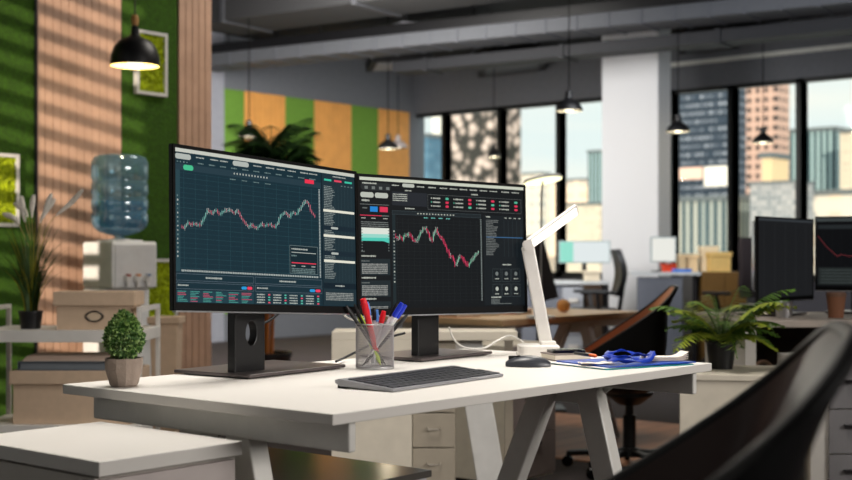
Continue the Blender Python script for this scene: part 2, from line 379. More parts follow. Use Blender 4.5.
# ------------------------------------------------------------------ city outside
BK = 4
def building(x0, x1, y_top, D, lab, m, deep=14, name='tower', base=-60, cap=None, pts=None):
    """box tower at X=D whose face shows between pixel columns x0..x1"""
    D *= BK; deep = 5; x1 -= 4
    a = at(x0, 200, X=D); b = at(x1, 200, X=D); top = at(x0, y_top, X=D).z
    t = thing(name, lab, 'building', (D, b.y, base))
    h = top - base; w = a.y - b.y
    MB().box((0, 0, 0), (deep, w, h)).build('facade', m, t)
    MB().box((-.4, -.3, h), (deep + .15, w + .3, h + (cap or .7))).build('parapet', mat('roof_grey', (96, 104, 108), .8), t)
    return t, w, h
Fnavy = facade('navy_glass_facade', (30, 46, 62), ((160, 168, 182), (40, 58, 78)), 4.6, 8.2, (.55, .42), 44, 700)
Fbrown = facade('brown_grid_facade', (196, 164, 150), ((40, 36, 38), (84, 72, 70)), 8.5, 9.5, (.52, .55), 52, 760)
Fteal = facade('teal_striped_facade', (150, 176, 180), ((18, 44, 54), (34, 62, 70)), 6, 300, (.5, 1.1), 60, 810)
Fbeige = facade('beige_facade', (204, 194, 176), ((170, 164, 152), (216, 206, 188)), 9, 6, (.6, .4), 56, 850)
Fgrid = facade('grey_grid_facade', (150, 154, 158), ((84, 94, 100), (176, 172, 170)), 5, 5, (.6, .6), 36, 770)
Fblue = facade('blue_facade', (72, 112, 138), ((62, 100, 126), (88, 128, 152)), 9, 10, (.7, .6), 46, 420)
Fpale = facade('pale_low_facade', (206, 202, 192), ((150, 158, 160), (224, 206, 186)), 8, 9, (.5, .5), 90, 520)
M_sign = mat('white_signboard', (240, 238, 232), .6)
t, w, h = building(404, 432, 139, 46, 'blue apartment block with a white roof sign seen through the corner window', Fblue, 8)
MB().box((-.2, w * .2, h * .965 - 1), (0, w * .8, h * .99)).build('signboard', M_sign, t)
building(432, 443, 88, 62, 'narrow white building beside the blue block', mat('white_render', (232, 232, 224), .8), 8)
def stone_mat():
    m = bpy.data.materials.new('rubble_stone_facade'); m.use_nodes = True; t = m.node_tree; b = t.nodes['Principled BSDF']
    co = t.nodes.new('ShaderNodeTexCoord'); v = t.nodes.new('ShaderNodeTexVoronoi'); v.inputs['Scale'].default_value = .7
    r = t.nodes.new('ShaderNodeValToRGB')
    r.color_ramp.elements[0].color = lin((206, 190, 182)); r.color_ramp.elements[0].position = .22
    r.color_ramp.elements[1].color = lin((48, 48, 46)); r.color_ramp.elements[1].position = .66
    t.links.new(co.outputs['Object'], v.inputs['Vector']); t.links.new(v.outputs['Distance'], r.inputs[0]); t.links.new(r.outputs[0], b.inputs['Base Color'])
    b.inputs['Roughness'].default_value = .9; return m
building(446, 506, 60, 40, 'mottled stone clad tower filling a narrow window', stone_mat(), 8)
building(500, 546, 176, 90, 'low cream city blocks near the wide mullion', Fpale, 20, 'city_block')
building(548, 590, 182, 84, 'pinkish low building behind the round desk light', facade('pink_facade', (240, 214, 190), ((232, 200, 172), (200, 190, 180)), 12, 12, (.6, .5), 84, 570), 20, 'city_block')
building(560, 604, 206, 64, 'cream row building below the grey tower', Fbeige, 12, 'city_block')
building(588, 608, 153, 78, 'slim grey green tower by the white column', Fteal, 12)
t, w, h = building(672, 735, 30, 44, 'navy tower with rows of lit windows', Fnavy, 10)
zs = at(700, 187, X=44 * BK).z + 60; MB().box((-.5, 0, zs), (0, w * .42, zs + 3)).build('signboard', M_sign, t); MB().box((-.5, w * .46, zs + 1.2), (0, w * .9, zs + 3)).build('signboard', mat('pink_signboard', (236, 200, 184), .6), t)
building(672, 742, 202, 40, 'pale building with vertical strips below the navy tower', facade('strip_facade', (44, 70, 80), ((190, 188, 176), (120, 136, 138)), 8, 300, (.5, 1.1), 40, 705), 3, 'city_block')
building(731, 781, 60, 52, 'tall brown tower with a grid of windows', Fbrown, 10)
building(750, 800, 184, 36, 'grey gridded block with a dark roof edge', Fgrid, 5, 'city_block', cap=.25)
t2, w2, h2 = building(762, 776, 158, 39.5, 'small cream rooftop building above the gridded block', mat('cream_render', (216, 192, 154), .8), 1.5, 'city_block')
building(787, 839, 133, 60, 'teal striped office tower', Fteal, 12)
building(840, 880, 133, 56, 'beige office building at the window edge', Fbeige, 10)
building(796, 870, 196, 42, 'pale low building behind the dark computer screens', Fpale, 5, 'city_block')

# ------------------------------------------------------------------ main desk
DX0, DX1, DY0, DY1, DZ = 1.492, 2.792, 1.457, 2.212, .743
def trestle(x, ya, yb, zt, par, m, foot=True):
    yc = (ya + yb) / 2
    MB().box((x - .009, ya + .012, zt - .052), (x + .009, yb - .03, zt), 0).build('cross_beam', m, par, bevel=.004)
    if x > 0: MB().add([(x + dx + .012, yc + dy, zt - .05 - dz) for dx in (.009, .013) for dy, dz in ((-.13, 0), (.13, 0), (.06, .05), (-.06, .05))], [(0, 1, 2, 3), (7, 6, 5, 4), (0, 4, 5, 1), (1, 5, 6, 2), (2, 6, 7, 3), (3, 7, 4, 0)]).build('gusset_plate', m, par)
    for s in (-1, 1):
        y0 = yc + s * .06; y1 = yc + (-.22 if s < 0 else .33)
        l = MB().bar((x + (.033 if x < 0 else .008), y0, zt - .04), (x + (.033 if x < 0 else .008), y1, .06), .062, .045, 0, (0, 1, 0)).build('leg', m, par, bevel=.004)
        d = Vector((0, y1 - y0, .06 - zt + .04)).normalized()
        MB().bar(Vector((x + (.033 if x < 0 else .008), y1, .06)) - d * .05, Vector((x + (.033 if x < 0 else .008), y1, .06)) + d * .058, .068, .05).build('foot_cap', mat('light_grey_cap', (176, 174, 172), .5), l)
def desk(name, lab, x0, x1, y0, y1, z, th=.019, inset=.06, rz=0, top=M_white, loc=(0, 0, 0), edge=M_edge, grp=None, m=M_steel, bm=None):
    cx, cy = (x0 + x1) / 2, (y0 + y1) / 2
    t = thing(name, lab, 'desk', (cx, cy, 0), rz, grp)
    a, b = (x1 - x0) / 2, (y1 - y0) / 2
    MB().box((-a, -b, z - th), (a, b, z)).build('tabletop', top, t, bevel=.0015)
    for x in (-a + inset, a - inset): trestle(x, -b, b, z - th, t, m)
    MB().box((-a + inset, -.02, z - th - .045), (a - inset, .02, z - th - .005)).build('long_rail', m, t)
    return t
desk('office_desk', 'white trestle desk carrying the two trading screens and the keyboard', DX0, DX1, DY0, DY1, DZ)

# pedestal at the desk's near end
x0, x1, y0, y1, zt = 1.185, 1.478, 1.66, 2.065, .682
t = thing('drawer_pedestal', 'low white drawer unit standing against the short end of the desk', 'cabinet', ((x0 + x1) / 2, (y0 + y1) / 2, 0))
a, b = (x1 - x0) / 2, (y1 - y0) / 2
MB().box((-a, -b, zt - .024), (a, b, zt)).build('top_panel', M_white, t, bevel=.0015)
MB().box((-a + .002, -b + .016, .06), (a - .002, b - .002, zt - .028)).build('carcass', mat('white_carcass', (190, 184, 176), .5), t)
for i in range(3):
    z1 = zt - .03 - i * .19; dr = MB().box((-a + .003, -b + .001, z1 - .185), (a - .016, -b + .016, z1)).build('drawer', M_edge, t, bevel=.001)
    MB().box((-.05, -b - .012, z1 - .06), (.05, -b, z1 - .05)).build('handle', M_silver, dr)
for sx in (-1, 1):
    for sy in (-1, 1): MB().lathe([(.02, 0), (.02, .03), (.012, .06)], 12, (sx * (a - .04), sy * (b - .04), 0)).build('caster', M_black, t)

# low unit with a mirror-like top under the desk
t = thing('low_cabinet', 'low cabinet under the desk with a glossy dark top mirroring the timber wall', 'cabinet', (1.80, 1.95, 0))
MB().box((-.21, -.27, .548), (.21, .36, .562)).build('glossy_top', mat('mirror_dark_laminate', (116, 112, 106), .17, metal=.6, spec=.7), t, bevel=.001)
MB().box((-.205, -.26, .04), (.205, .35, .548)).build('body', mat('pale_grey_panel', (176, 172, 176), .5), t)
for i in range(2): 
    q = MB().box((-.20, -.275, .06 + i * .245), (.20, -.26, .295 + i * .245)).build('drawer', mat('pale_grey_panel', (176, 172, 176)), t)
    MB().box((-.05, -.286, .2 + i * .245), (.05, -.275, .21 + i * .245)).build('handle', M_silver, q)

# ------------------------------------------------------------------ monitors
class UI:
    """flat screen artwork: quads laid on the lit panel, u 0..1 across, v 0..1 down"""
    def __init__(s, w, h, k=1.): s.k_ = k; s.w, s.h = w, h; s.mb = MB(); s.cols = []; s.k = 0
    def mi(s, c):
        if c not in s.cols: s.cols.append(c)
        return s.cols.index(c)
    def P(s, u, v, y):
        u = u / (s.k_ - (s.k_ - 1) * u)
        return ((u - .5) * s.w, y, (.5 - v) * s.h)
    def r(s, u0, v0, u1, v1, c, lv=1):
        y = -.0002 * lv
        s.mb.add([s.P(u0, v1, y), s.P(u1, v1, y), s.P(u1, v0, y), s.P(u0, v0, y)], [(0, 1, 2, 3)], s.mi(c)); return s
    def pill(s, u0, v0, u1, v1, c, lv=2):
        h = (v1 - v0) * s.h / s.w / 2; n = 6; pts = []
        for cx, a0 in ((u1 - h, -90), (u0 + h, 90)):
            for i in range(n + 1):
                a = R(a0 + 180 * i / n); pts.append((cx + h * math.cos(a), (v0 + v1) / 2 - h * math.sin(a) * s.w / s.h))
        s.mb.add([s.P(u, v, -.0002 * lv) for u, v in pts], [tuple(range(len(pts)))], s.mi(c)); return s
    def frame(s, u0, v0, u1, v1, c, t=.0018, lv=2):
        tv = t * s.w / s.h
        s.r(u0, v0, u1, v0 + tv, c, lv); s.r(u0, v1 - tv, u1, v1, c, lv); s.r(u0, v0, u0 + t, v1, c, lv); s.r(u1 - t, v0, u1, v1, c, lv); return s
    def line(s, pts, c, t=.002, lv=3):
        for (u0, v0), (u1, v1) in zip(pts, pts[1:]):
            dx, dy = (u1 - u0) * s.w, (v1 - v0) * s.h; L = math.hypot(dx, dy) or 1; nx, ny = -dy / L * t / 2, dx / L * t / 2 * s.w / s.h
            s.mb.add([s.P(u0 - nx, v0 - ny, -.0002 * lv), s.P(u0 + nx, v0 + ny, -.0002 * lv), s.P(u1 + nx, v1 + ny, -.0002 * lv), s.P(u1 - nx, v1 - ny, -.0002 * lv)], [(0, 1, 2, 3)], s.mi(c))
        return s
    def text(s, u, v, L, c, h=.011, lv=3, seed=0):          # words too small to read: short strokes
        rn = random.Random(seed + int(u * 1000) + int(v * 7000)); x = u
        while x < u + L:
            w = rn.uniform(.004, .008); hh = h * rn.uniform(.6, 1)
            s.r(x, v - hh / 2, min(x + w, u + L), v + hh / 2, c, lv); x += w + .0018
        return s
    def candles(s, pts, n, up, dn, seed=1, amp=.016, wk=(206, 206, 200)):
        rn = random.Random(seed); us = [pts[0][0] + (pts[-1][0] - pts[0][0]) * i / n for i in range(n + 1)]
        def val(u):
            for (a, b), (c, d) in zip(pts, pts[1:]):
                if a <= u <= c: return b + (d - b) * (u - a) / (c - a)
            return pts[-1][1]
        w = (us[1] - us[0]); prev = val(us[0])
        for i in range(n):
            v = val(us[i + 1]) + rn.uniform(-amp, amp) * .5; a, b = min(prev, v), max(prev, v); c = up if v < prev else dn
            u = us[i] + w / 2; b = max(b, a + .008)
            s.r(u - w * .12, a - rn.uniform(.004, amp), u + w * .12, b + rn.uniform(.004, amp), wk if rn.random() < .5 else c, 3)
            s.r(u - w * .28, a, u + w * .28, b, c, 4); prev = v
        return s

def ui_left(w, h):
    s = UI(w, h, 1.18); bgc = (21, 46, 56); g = (44, 78, 86); wt = (176, 182, 176); tx = (108, 130, 130); pn = (30, 44, 54); ln = (92, 106, 116)
    s.r(0, 0, 1, 1, bgc, 0); s.r(0, 0, 1, .024, (198, 200, 190), 1)
    s.pill(.003, .034, .092, .070, wt); s.pill(.325, .030, .415, .064, wt)
    s.r(0, .10, .815, .142, (36, 58, 68), 1); s.r(0, .142, .03, .80, (38, 66, 74), 1)
    for i, u in enumerate((.12, .20, .255, .44, .51, .57, .63, .70, .75)): s.text(u, .046, .045, wt, .010)
    for i in range(11): s.text(.13 + i * .062, .084, .034, tx, .009)
    for i in range(4): s.text(.012 + i * .018, .088, .008, tx, .010)
    s.pill(.048, .104, .105, .138, (70, 190, 140)); s.r(.725, .090, .775, .118, (236, 50, 78), 3)
    for i in range(12): s.r(.33 + i * .0165, .112, .336 + i * .0165, .124, wt, 3)
    for i in range(4): s.text(.31 + i * .065, .160, .03, tx, .008)
    for i in range(15): s.text(.012, .31 + i * .028, .007, wt if i % 3 else tx, .013)
    for i in range(12): u = .05 + i * .0645; s.r(u, .150, u + .0012, .785, g, 2)
    for i in range(20): v = .158 + i * .0325; s.r(.03, v, .80, v + .0018, g if i % 2 else (36, 66, 76), 2)
    for i in range(80): s.r(.035 + i * .0095, .787, .041 + i * .0095, .799, (176, 184, 180), 3)
    for i in range(60): s.r(.800, .15 + i * .0108, .807, .157 + i * .0108, (168, 178, 176), 3)
    z = [(57, 247), (65, 253), (75, 235), (85, 243), (95, 238), (105, 244), (113, 228), (125, 205), (135, 212), (145, 206), (155, 213), (165, 207), (180, 202), (190, 212), (200, 206), (208, 220), (218, 238), (228, 247), (238, 244), (248, 252), (258, 240), (268, 246), (280, 240), (292, 250), (300, 240), (310, 215), (320, 211), (330, 222), (338, 210), (347, 215), (357, 200), (370, 180), (378, 188), (385, 208), (395, 220)]
    pts = []
    for x, y in z:
        f = (x - 40) / 455; yt = 38 + f * 74; yb = 447 + f * 5; pts.append(((x - 38 - (7 * (y - 38) / 410) * (1 - f)) / 456, (y - yt) / (yb - yt)))
    s.candles(pts, 90, (120, 178, 168), (190, 96, 112), 3, .014)
    # note box
    s.r(.635, .575, .79, .775, (18, 38, 46), 4); s.frame(.635, .575, .79, .775, (120, 136, 136), .0014, 5)
    s.text(.645, .60, .09, wt, .012, 5); s.r(.645, .622, .78, .627, wt, 5); s.text(.645, .648, .03, tx, .012, 5); s.r(.645, .695, .78, .702, (230, 60, 84), 5)
    for u in (.645, .70, .755): s.text(u, .720, .022, wt, .009, 5)
    for i in range(3): s.text(.645, .74 + i * .012, .13, tx, .009, 5)
    # lower panels
    for u0, u1 in ((.004, .435), (.443, .812)):
        s.frame(u0, .812, u1, .858, ln, .0014); s.text((u0 + u1) / 2 - .05, .835, .09, wt, .014)
        s.frame(u0, .868, u1, .912, ln, .0014); s.text(u0 + .01, .888, .06, wt, .011)
        s.pill(u1 - .068, .882, u1 - .038, .902, (40, 150, 210)); s.pill(u1 - .036, .882, u1 - .008, .902, (236, 60, 90))
    rn = random.Random(5)
    s.r(.004, .92, .435, .998, (30, 60, 70), 1)
    for j in range(7):
        for i in range(6):
            u = .012 + i * .071; s.r(u, .925 + j * .0105, u + rn.uniform(.03, .058), .930 + j * .0105, (176, 84, 104) if rn.random() < .42 else (74, 146, 136), 3)
    for i in range(4):
        for j in range(4):
            u = .452 + i * .09; v = .932 + j * .018; s.text(u, v, .044, wt, .010); s.r(u + .062, v - .005, u + .073, v + .005, (220, 80, 104) if (i + j) % 3 == 0 else (90, 180, 160), 3)
        s.frame(.446 + i * .09, .920, .53 + i * .09, .996, (60, 80, 88), .001)
    # right column
    s.r(.822, .035, 1, .995, (30, 48, 56), 1); s.r(.815, .03, .8195, .995, (16, 28, 36), 2)
    s.text(.88, .042, .07, wt, .010); 
    for u, c in ((.832, (60, 190, 160)), (.888, (224, 70, 96)), (.945, (60, 190, 160))): s.r(u, .065, u + .04, .079, c, 3)
    for i in range(4): s.text(.925 + i * .018, .105, .008, tx, .010)
    v = .12
    while v < .80:
        s.text(.83, v, rn.uniform(.04, .06), (140, 150, 148), .007)
        v += .0125
    for i in range(6): s.r(.89 + i * .018, .12, .8906 + i * .018, .82, (60, 84, 90), 2)
    for v in (.290, .475, .660): s.r(.825, v, .995, v + .018, (226, 224, 208), 4)
    for v in (.425, .612): s.r(.822, v - .018, .998, v + .018, (24, 40, 50), 4); s.pill(.865, v - .008, .905, v + .008, wt, 5)
    s.r(.822, .83, .998, .872, (16, 32, 42), 4); s.text(.885, .85, .05, wt, .012, 5)
    for i in range(5): s.text(.832, .905 + i * .012, .15, (150, 154, 150), .009, 5)
    return s

def ui_right(w, h):
    s = UI(w, h, 1.16); bgc = (16, 20, 23); g = (40, 46, 48); wt = (184, 188, 178); tx = (112, 118, 116); red = (214, 52, 84); gr = (84, 176, 146)
    s.r(0, 0, 1, 1, bgc, 0); s.r(0, 0, 1, .024, (202, 206, 190), 1)
    s.pill(.01, .040, .20, .10, (36, 40, 42), 1); s.text(.02, .046, .09, wt, .012)
    for i in range(4): s.r(.035 + i * .045, .068, .055 + i * .045, .090, tx, 3)
    s.pill(.008, .115, .092, .155, wt); s.pill(.098, .115, .182, .155, wt); s.text(.015, .178, .05, wt, .018)
    s.r(.005, .205, .185, .209, tx, 2); s.text(.02, .235, .03, tx, .014); s.r(.068, .222, .115, .262, (34, 130, 206), 3); s.r(.128, .222, .178, .262, red, 3)
    s.r(.005, .288, .14, .294, red, 3); s.r(.14, .288, .185, .294, tx, 3)
    for u in (.012, .075, .15): s.text(u, .312, .026, wt, .010)
    for i in range(3): s.text(.01, .342 + i * .015, .17, tx, .009)
    s.r(.012, .385, .185, .46, (220, 224, 214), 2); s.r(.012, .432, .185, .462, (150, 214, 200), 3); s.r(.012, .458, .185, .485, (78, 200, 180), 3)
    s.mb.add([s.P(.15, .485, -.0008), s.P(.185, .50, -.0008), s.P(.185, .47, -.0008)], [(0, 1, 2)], s.mi((78, 200, 180)))
    for i in range(8): s.r(.012, .40 + i * .022, .018, .407 + i * .022, (120, 130, 128), 4); s.r(.178, .40 + i * .022, .184, .407 + i * .022, (120, 130, 128), 4)
    for v in (.60, .765, .925):
        s.text(.01, v, .09, wt, .014); s.text(.01, v + .038, .05, tx, .009)
        s.r(.005, v + .02, .19, v + (.145 if v < .9 else .07), (30, 40, 44), 1)
        for i in range(6 if v < .9 else 2): s.text(.012, v + .062 + i * .0135, .16, (150, 152, 148), .011)
    s.text(.01, .565, .02, tx, .01)
    # header
    s.pill(.27, .032, .345, .060, wt)
    for i, u in enumerate((.205, .36, .43, .50, .56, .62, .68, .74, .80, .87, .93)): s.text(u, .050, .045, wt, .011)
    s.r(.205, .098, .42, .205, (34, 38, 44), 1); s.text(.285, .086, .04, wt, .010)
    for i in range(4): s.text(.21, .118 + i * .016, .09, wt, .009)
    s.text(.285, .225, .06, wt, .012); s.text(.69, .086, .04, wt, .012)
    s.frame(.425, .105, .985, .225, (88, 92, 92), .0016)
    for i in range(4):
        for j in range(3):
            u = .445 + i * .137; v = .133 + j * .031
            s.r(u, v - .005, u + .006, v + .005, gr if j == 1 else wt, 3); s.text(u + .012, v, .045, wt, .013); s.pill(u + .088, v - .009, u + .108, v + .009, red if (i + j) % 3 else gr, 3)
    s.r(.205, .245, .745, .275, (28, 36, 40), 1); s.frame(.205, .245, .745, .275, (64, 76, 80), .0012)
    for i in range(13): s.r(.36 + i * .018, .257, .368 + i * .018, .266, wt, 3)
    for i in range(4): s.text(.40 + i * .045, .292, .025, (110, 190, 180), .009)
    s.r(.205, .275, .225, .985, (28, 40, 44), 1)
    for i in range(16): s.r(.211, .40 + i * .026, .219, .412 + i * .026, wt if i % 3 == 0 else (110, 118, 118), 3)
    for i in range(15): u = .235 + i * .0345; s.r(u, .30, u + .001, .97, g, 2)
    for i in range(24): v = .31 + i * .0275; s.r(.228, v, .738, v + .0016, g if i % 2 else (30, 36, 38), 2)
    for i in range(50): s.r(.741, .285 + i * .0134, .748, .293 + i * .0134, (130, 140, 138), 3)
    z = [(137, 233), (146, 243), (154, 235), (160, 248), (170, 228), (178, 222), (185, 234), (195, 246), (205, 250), (215, 225), (225, 208), (235, 214), (243, 236), (252, 242), (262, 210), (270, 230), (278, 238), (285, 250), (295, 272), (304, 298), (310, 290), (320, 322), (330, 305), (340, 296), (348, 312), (358, 324), (367, 308), (380, 290), (390, 284)]
    pts = []
    for x, y in z:
        f = (x - 27) / 497; yt = 42 + f * 44; yb = 462 - f * 14; pts.append(((x - 27) / 497, (y - yt) / (yb - yt)))
    s.candles(pts, 64, (132, 200, 170), (222, 62, 100), 8, .022)
    s.r(.76, .25, .995, .99, (22, 28, 32), 1); s.text(.775, .262, .025, wt, .012)
    for i in range(4): s.text(.885 + i * .027, .266, .013, wt, .010)
    rn = random.Random(2)
    for i in range(22): s.text(.775, .290 + i * .0135, rn.uniform(.04, .075), (120, 124, 122), .008)
    for i in range(5): s.r(.88 + i * .025, .285, .884 + i * .025, .59, (34, 42, 46), 2)
    s.r(.775, .425, .99, .432, (58, 100, 140), 3)
    s.text(.87, .655, .05, wt, .012)
    for i in range(3):
        for j in range(2):
            u = .81 + i * .056; v = .69 + j * .125; s.frame(u, v, u + .05, v + .105, (70, 78, 80), .0012)
            s.pill(u + .016, v + .022, u + .034, v + .058, wt if j else tx, 3); s.text(u + .013, v + .082, .024, wt, .010)
    s.text(.80, .925, .06, wt, .014)
    for i in range(4): s.text(.80, .945 + i * .011, .12 if i == 3 else .05, tx, .008)
    return s

def plate_hole(w, h, th, hc=None, hr=None, n=32):
    """plate in XZ, from z=0 to h, optional elliptical hole"""
    mb = MB()
    if not hc: return mb.box((-w / 2, -th / 2, 0), (w / 2, th / 2, h))
    vi = []; vo = []
    for k in range(n):
        a = 2 * PI * k / n + PI / n; c, s_ = math.cos(a), math.sin(a); vi.append((hc[0] + hr[0] * c, hc[1] + hr[1] * s_))
        tx = ((w / 2 - hc[0]) if c > 0 else (-w / 2 - hc[0])) / c; tz = ((h - hc[1]) if s_ > 0 else -hc[1]) / s_
        t = min(tx, tz); vo.append((hc[0] + t * c, hc[1] + t * s_))
    for cx, cz in ((w / 2, h), (-w / 2, h), (-w / 2, 0), (w / 2, 0)):
        i = min(range(n), key=lambda q: math.hypot(vo[q][0] - cx, vo[q][1] - cz)); vo[i] = (cx, cz)
    v = [(x, y, z) for y in (-th / 2, th / 2) for ring in (vi, vo) for x, z in ring]; f = []
    for k in range(n):
        j = (k + 1) % n
        f += [(k, j, n + j, n + k), (2 * n + k, 3 * n + k, 3 * n + j, 2 * n + j), (k, 2 * n + k, 2 * n + j, j), (n + k, n + j, 3 * n + j, 3 * n + k)]
    return mb.add(v, f)

def rounded(w, h, r, n=4):
    p = []
    for cx, cy, a0 in ((w / 2 - r, h / 2 - r, 0), (-w / 2 + r, h / 2 - r, 90), (-w / 2 + r, -h / 2 + r, 180), (w / 2 - r, -h / 2 + r, 270)):
        for i in range(n + 1): a = R(a0 + 90 * i / n); p.append((cx + r * math.cos(a), cy + r * math.sin(a)))
    return p

def monitor(lab, base, brz, pc, pyaw, tilt, roll, w, h, ui, bw=.335, bd=.225, neckw=.092, hole=False, group=None, ndx=0, bez=(.006, .007, .016)):
    """base: base centre on the desk; pc: panel centre in the room"""
    t = thing('computer_monitor', lab, 'monitor', base, R(brz), group)
    MW = Matrix.Translation(pc) @ Matrix.Rotation(R(pyaw), 4, 'Z') @ Matrix.Rotation(R(-tilt), 4, 'X') @ Matrix.Rotation(R(-roll), 4, 'Y')
    M = (Matrix.Translation(base) @ Matrix.Rotation(R(brz), 4, 'Z')).inverted() @ MW
    bx, bt, bb = bez
    hs = MB().box((-w / 2, 0, -h / 2), (w / 2, .009, h / 2)).box((-w * .34, .009, -h * .36), (w * .34, .034, h * .30))
    fr = MB().box((-w / 2, -.0035, -h / 2), (-w / 2 + bx, 0, h / 2)).box((w / 2 - bx, -.0035, -h / 2), (w / 2, 0, h / 2)).box((-w / 2 + bx, -.0035, h / 2 - bt), (w / 2 - bx, 0, h / 2)).box((-w / 2 + bx, -.0035, -h / 2), (w / 2 - bx, 0, -h / 2 + bb))
    hs.xf(M).build('housing', M_black, t); fr.xf(M).build('bezel', mat('matte_black_bezel', (10, 10, 11), .6, spec=.15), t)
    MB().box((-w / 2 + .004, -.004, -h / 2 - .0028), (w / 2 - .004, .006, -h / 2)).xf(M).build('lower_strip', M_silver, t)
    sw, sh = w - 2 * bx, h - bt - bb
    u = ui(sw, sh); u.mb.xf(M @ Matrix.Translation((0, -.0008, (bb - bt) / 2)))
    u.mb.build('screen', [emis(c) for c in u.cols], t)
    pb = M @ Vector((0, .045, 0)); Hn = pb.z + .02
    MB().box((-.045, .034, -.05), (.045, .052, .05)).xf(M).build('stand_mount', M_black, t)
    plate_hole(neckw, Hn - .008, .022, (.004, .083) if hole else None, (.017, .026)).xf(Matrix.Translation((pb.x + ndx, pb.y + .012, .008))).build('neck', M_black, t, bevel=.002)
    MB().prism(rounded(bw, bd, .006), .003, .010).build('base', mat('warm_grey_stand_base', (92, 84, 84), .32, metal=.45), t, bevel=.0015)
    MB().prism(rounded(bw - .03, bd - .03, .006), 0, .003).build('base_pad', M_black, t)
    return t

monitor('large monitor with a teal price chart on its own stand, tilted beside its twin', (1.945, 2.120, DZ), 5, (1.880, 2.017, 1.0447), 2.89, 3.6, -2.72, .558, .330, ui_left, hole=True, neckw=.094, ndx=-.020, bw=.322)
monitor('large monitor with a black price chart and side panels, next to the white desk lamp', (2.500, 2.105, DZ), 2, (2.465, 2.013, 1.0236), -8.4, 2.0, -.68, .564, .334, ui_right, bw=.30, bd=.20, neckw=.085, ndx=-.022)

# ------------------------------------------------------------------ things on the desk
# keyboard
t = thing('keyboard', 'slim dark grey wireless keyboard lying in front of the monitors', 'keyboard', (1.800, 1.600, DZ), R(4.3))
KW, KD = .388, .142
side = [(0, .001), (KD - .012, .004), (KD, .010), (KD, .016), (KD - .01, .0185), (0, .0065)]
mb = MB(); mb.add([(x, y, z) for x in (0, KW) for y, z in side], [tuple(range(6)), tuple(range(11, 5, -1))] + [(i, 6 + i, 6 + (i + 1) % 6, (i + 1) % 6) for i in range(6)])
mb.build('keyboard_body', mat('silver_grey_keyboard_body', (150, 150, 154), .35, metal=.3), t, bevel=.001)
sl = (.0185 - .0065) / (KD - .01)
MB().add([(x, y, .0066 + y * sl + dz) for dz in (-.001, .0003) for x, y in ((.004, .003), (KW - .003, .003), (KW - .003, KD - .026), (.004, KD - .026))], [(3, 2, 1, 0), (4, 5, 6, 7), (0, 1, 5, 4), (1, 2, 6, 5), (2, 3, 7, 6), (3, 0, 4, 7)]).build('key_deck', mat('grey_key_deck', (134, 134, 140), .5), t)
MB().box((.004, KD - .02, 0), (KW - .004, KD - .004, .012)).build('battery_bar', M_black, t)
sl = (.0185 - .0065) / (KD - .01)
kb0 = None; kw = (KW - .012) / 17.5; kd = (KD - .030) / 6
M_key = mat('dark_key_plastic', (40, 42, 48), .45)
def key(px, py, w):
    mb = MB().box((.0013, .0013, 0), (w - .0013, kd - .0018, .0022)); return mb
ks = {}
for r_ in range(6):
    x = .006; row = [1] * 17 if r_ not in (0, 1, 2) else ([1, 1, 1.2, 5.2, 1.2, 1, 1, 1, 1, 1, 1, 1.9] if r_ == 0 else [2] + [1] * 10 + [2.1, 1, 1, 1.4] if r_ == 1 else [1.6] + [1] * 11 + [1.9, 1, 1, 1])
    for wk in row:
        wk2 = wk * kw
        if x + wk2 > KW - .004: break
        y = .004 + r_ * kd; k0 = ks.get(wk)
        if not k0: k0 = key(0, 0, wk2).build('key', M_key, t); ks[wk] = k0; o = k0
        else: o = k0.copy(); COL.objects.link(o); o.parent = t
        o.location = (x, y, .0069 + y * sl); o.rotation_euler = (math.atan(sl), 0, 0); x += wk2
# mouse
t = thing('computer_mouse', 'dark grey wireless mouse on the desk before the lamp', 'mouse', (2.428, 1.738, DZ), R(-52))
def mouse_mb():
    mb = MB(); n = 20; m = 14; v = []
    for i in range(m + 1):
        u = i / m; x = -.052 + .104 * u
        wd = .030 * (math.sin(PI * min(1, max(0, (u * .94 + .03)))) ** .28) * (1 - .08 * math.cos(2 * PI * u)); hh = .0245 * (math.sin(PI * (u * .94 + .03)) ** .36) * (.9 + .1 * math.sin(PI * u * .9))
        for k in range(n):
            a = 2 * PI * k / n; z = hh * (max(0, math.sin(a)) ** .8) if math.sin(a) > 0 else -0
            v.append((x, math.copysign(abs(math.cos(a)) ** .8, math.cos(a)) * wd * (1 if math.sin(a) >= 0 else .9), z + .0015))
    f = [(i * n + k, i * n + (k + 1) % n, (i + 1) * n + (k + 1) % n, (i + 1) * n + k) for i in range(m) for k in range(n)]
    f += [tuple(reversed(range(n))), tuple(range(m * n, (m + 1) * n))]
    return mb.add(v, f)
mouse_mb().build('mouse_shell', mat('dark_mouse_plastic', (54, 56, 62), .35), t, True)
MB().lathe([(.0025, 0), (.0075, .001), (.0075, .006), (.0025, .007)], 18, M=Matrix.Translation((-.022, -.0035, .0195)) @ Matrix.Rotation(R(90), 4, 'X')).build('scroll_wheel', M_black, t, True)
MB().box((-.045, -.0007, .015), (-.008, .0007, .0248)).build('button_split', M_black, t)

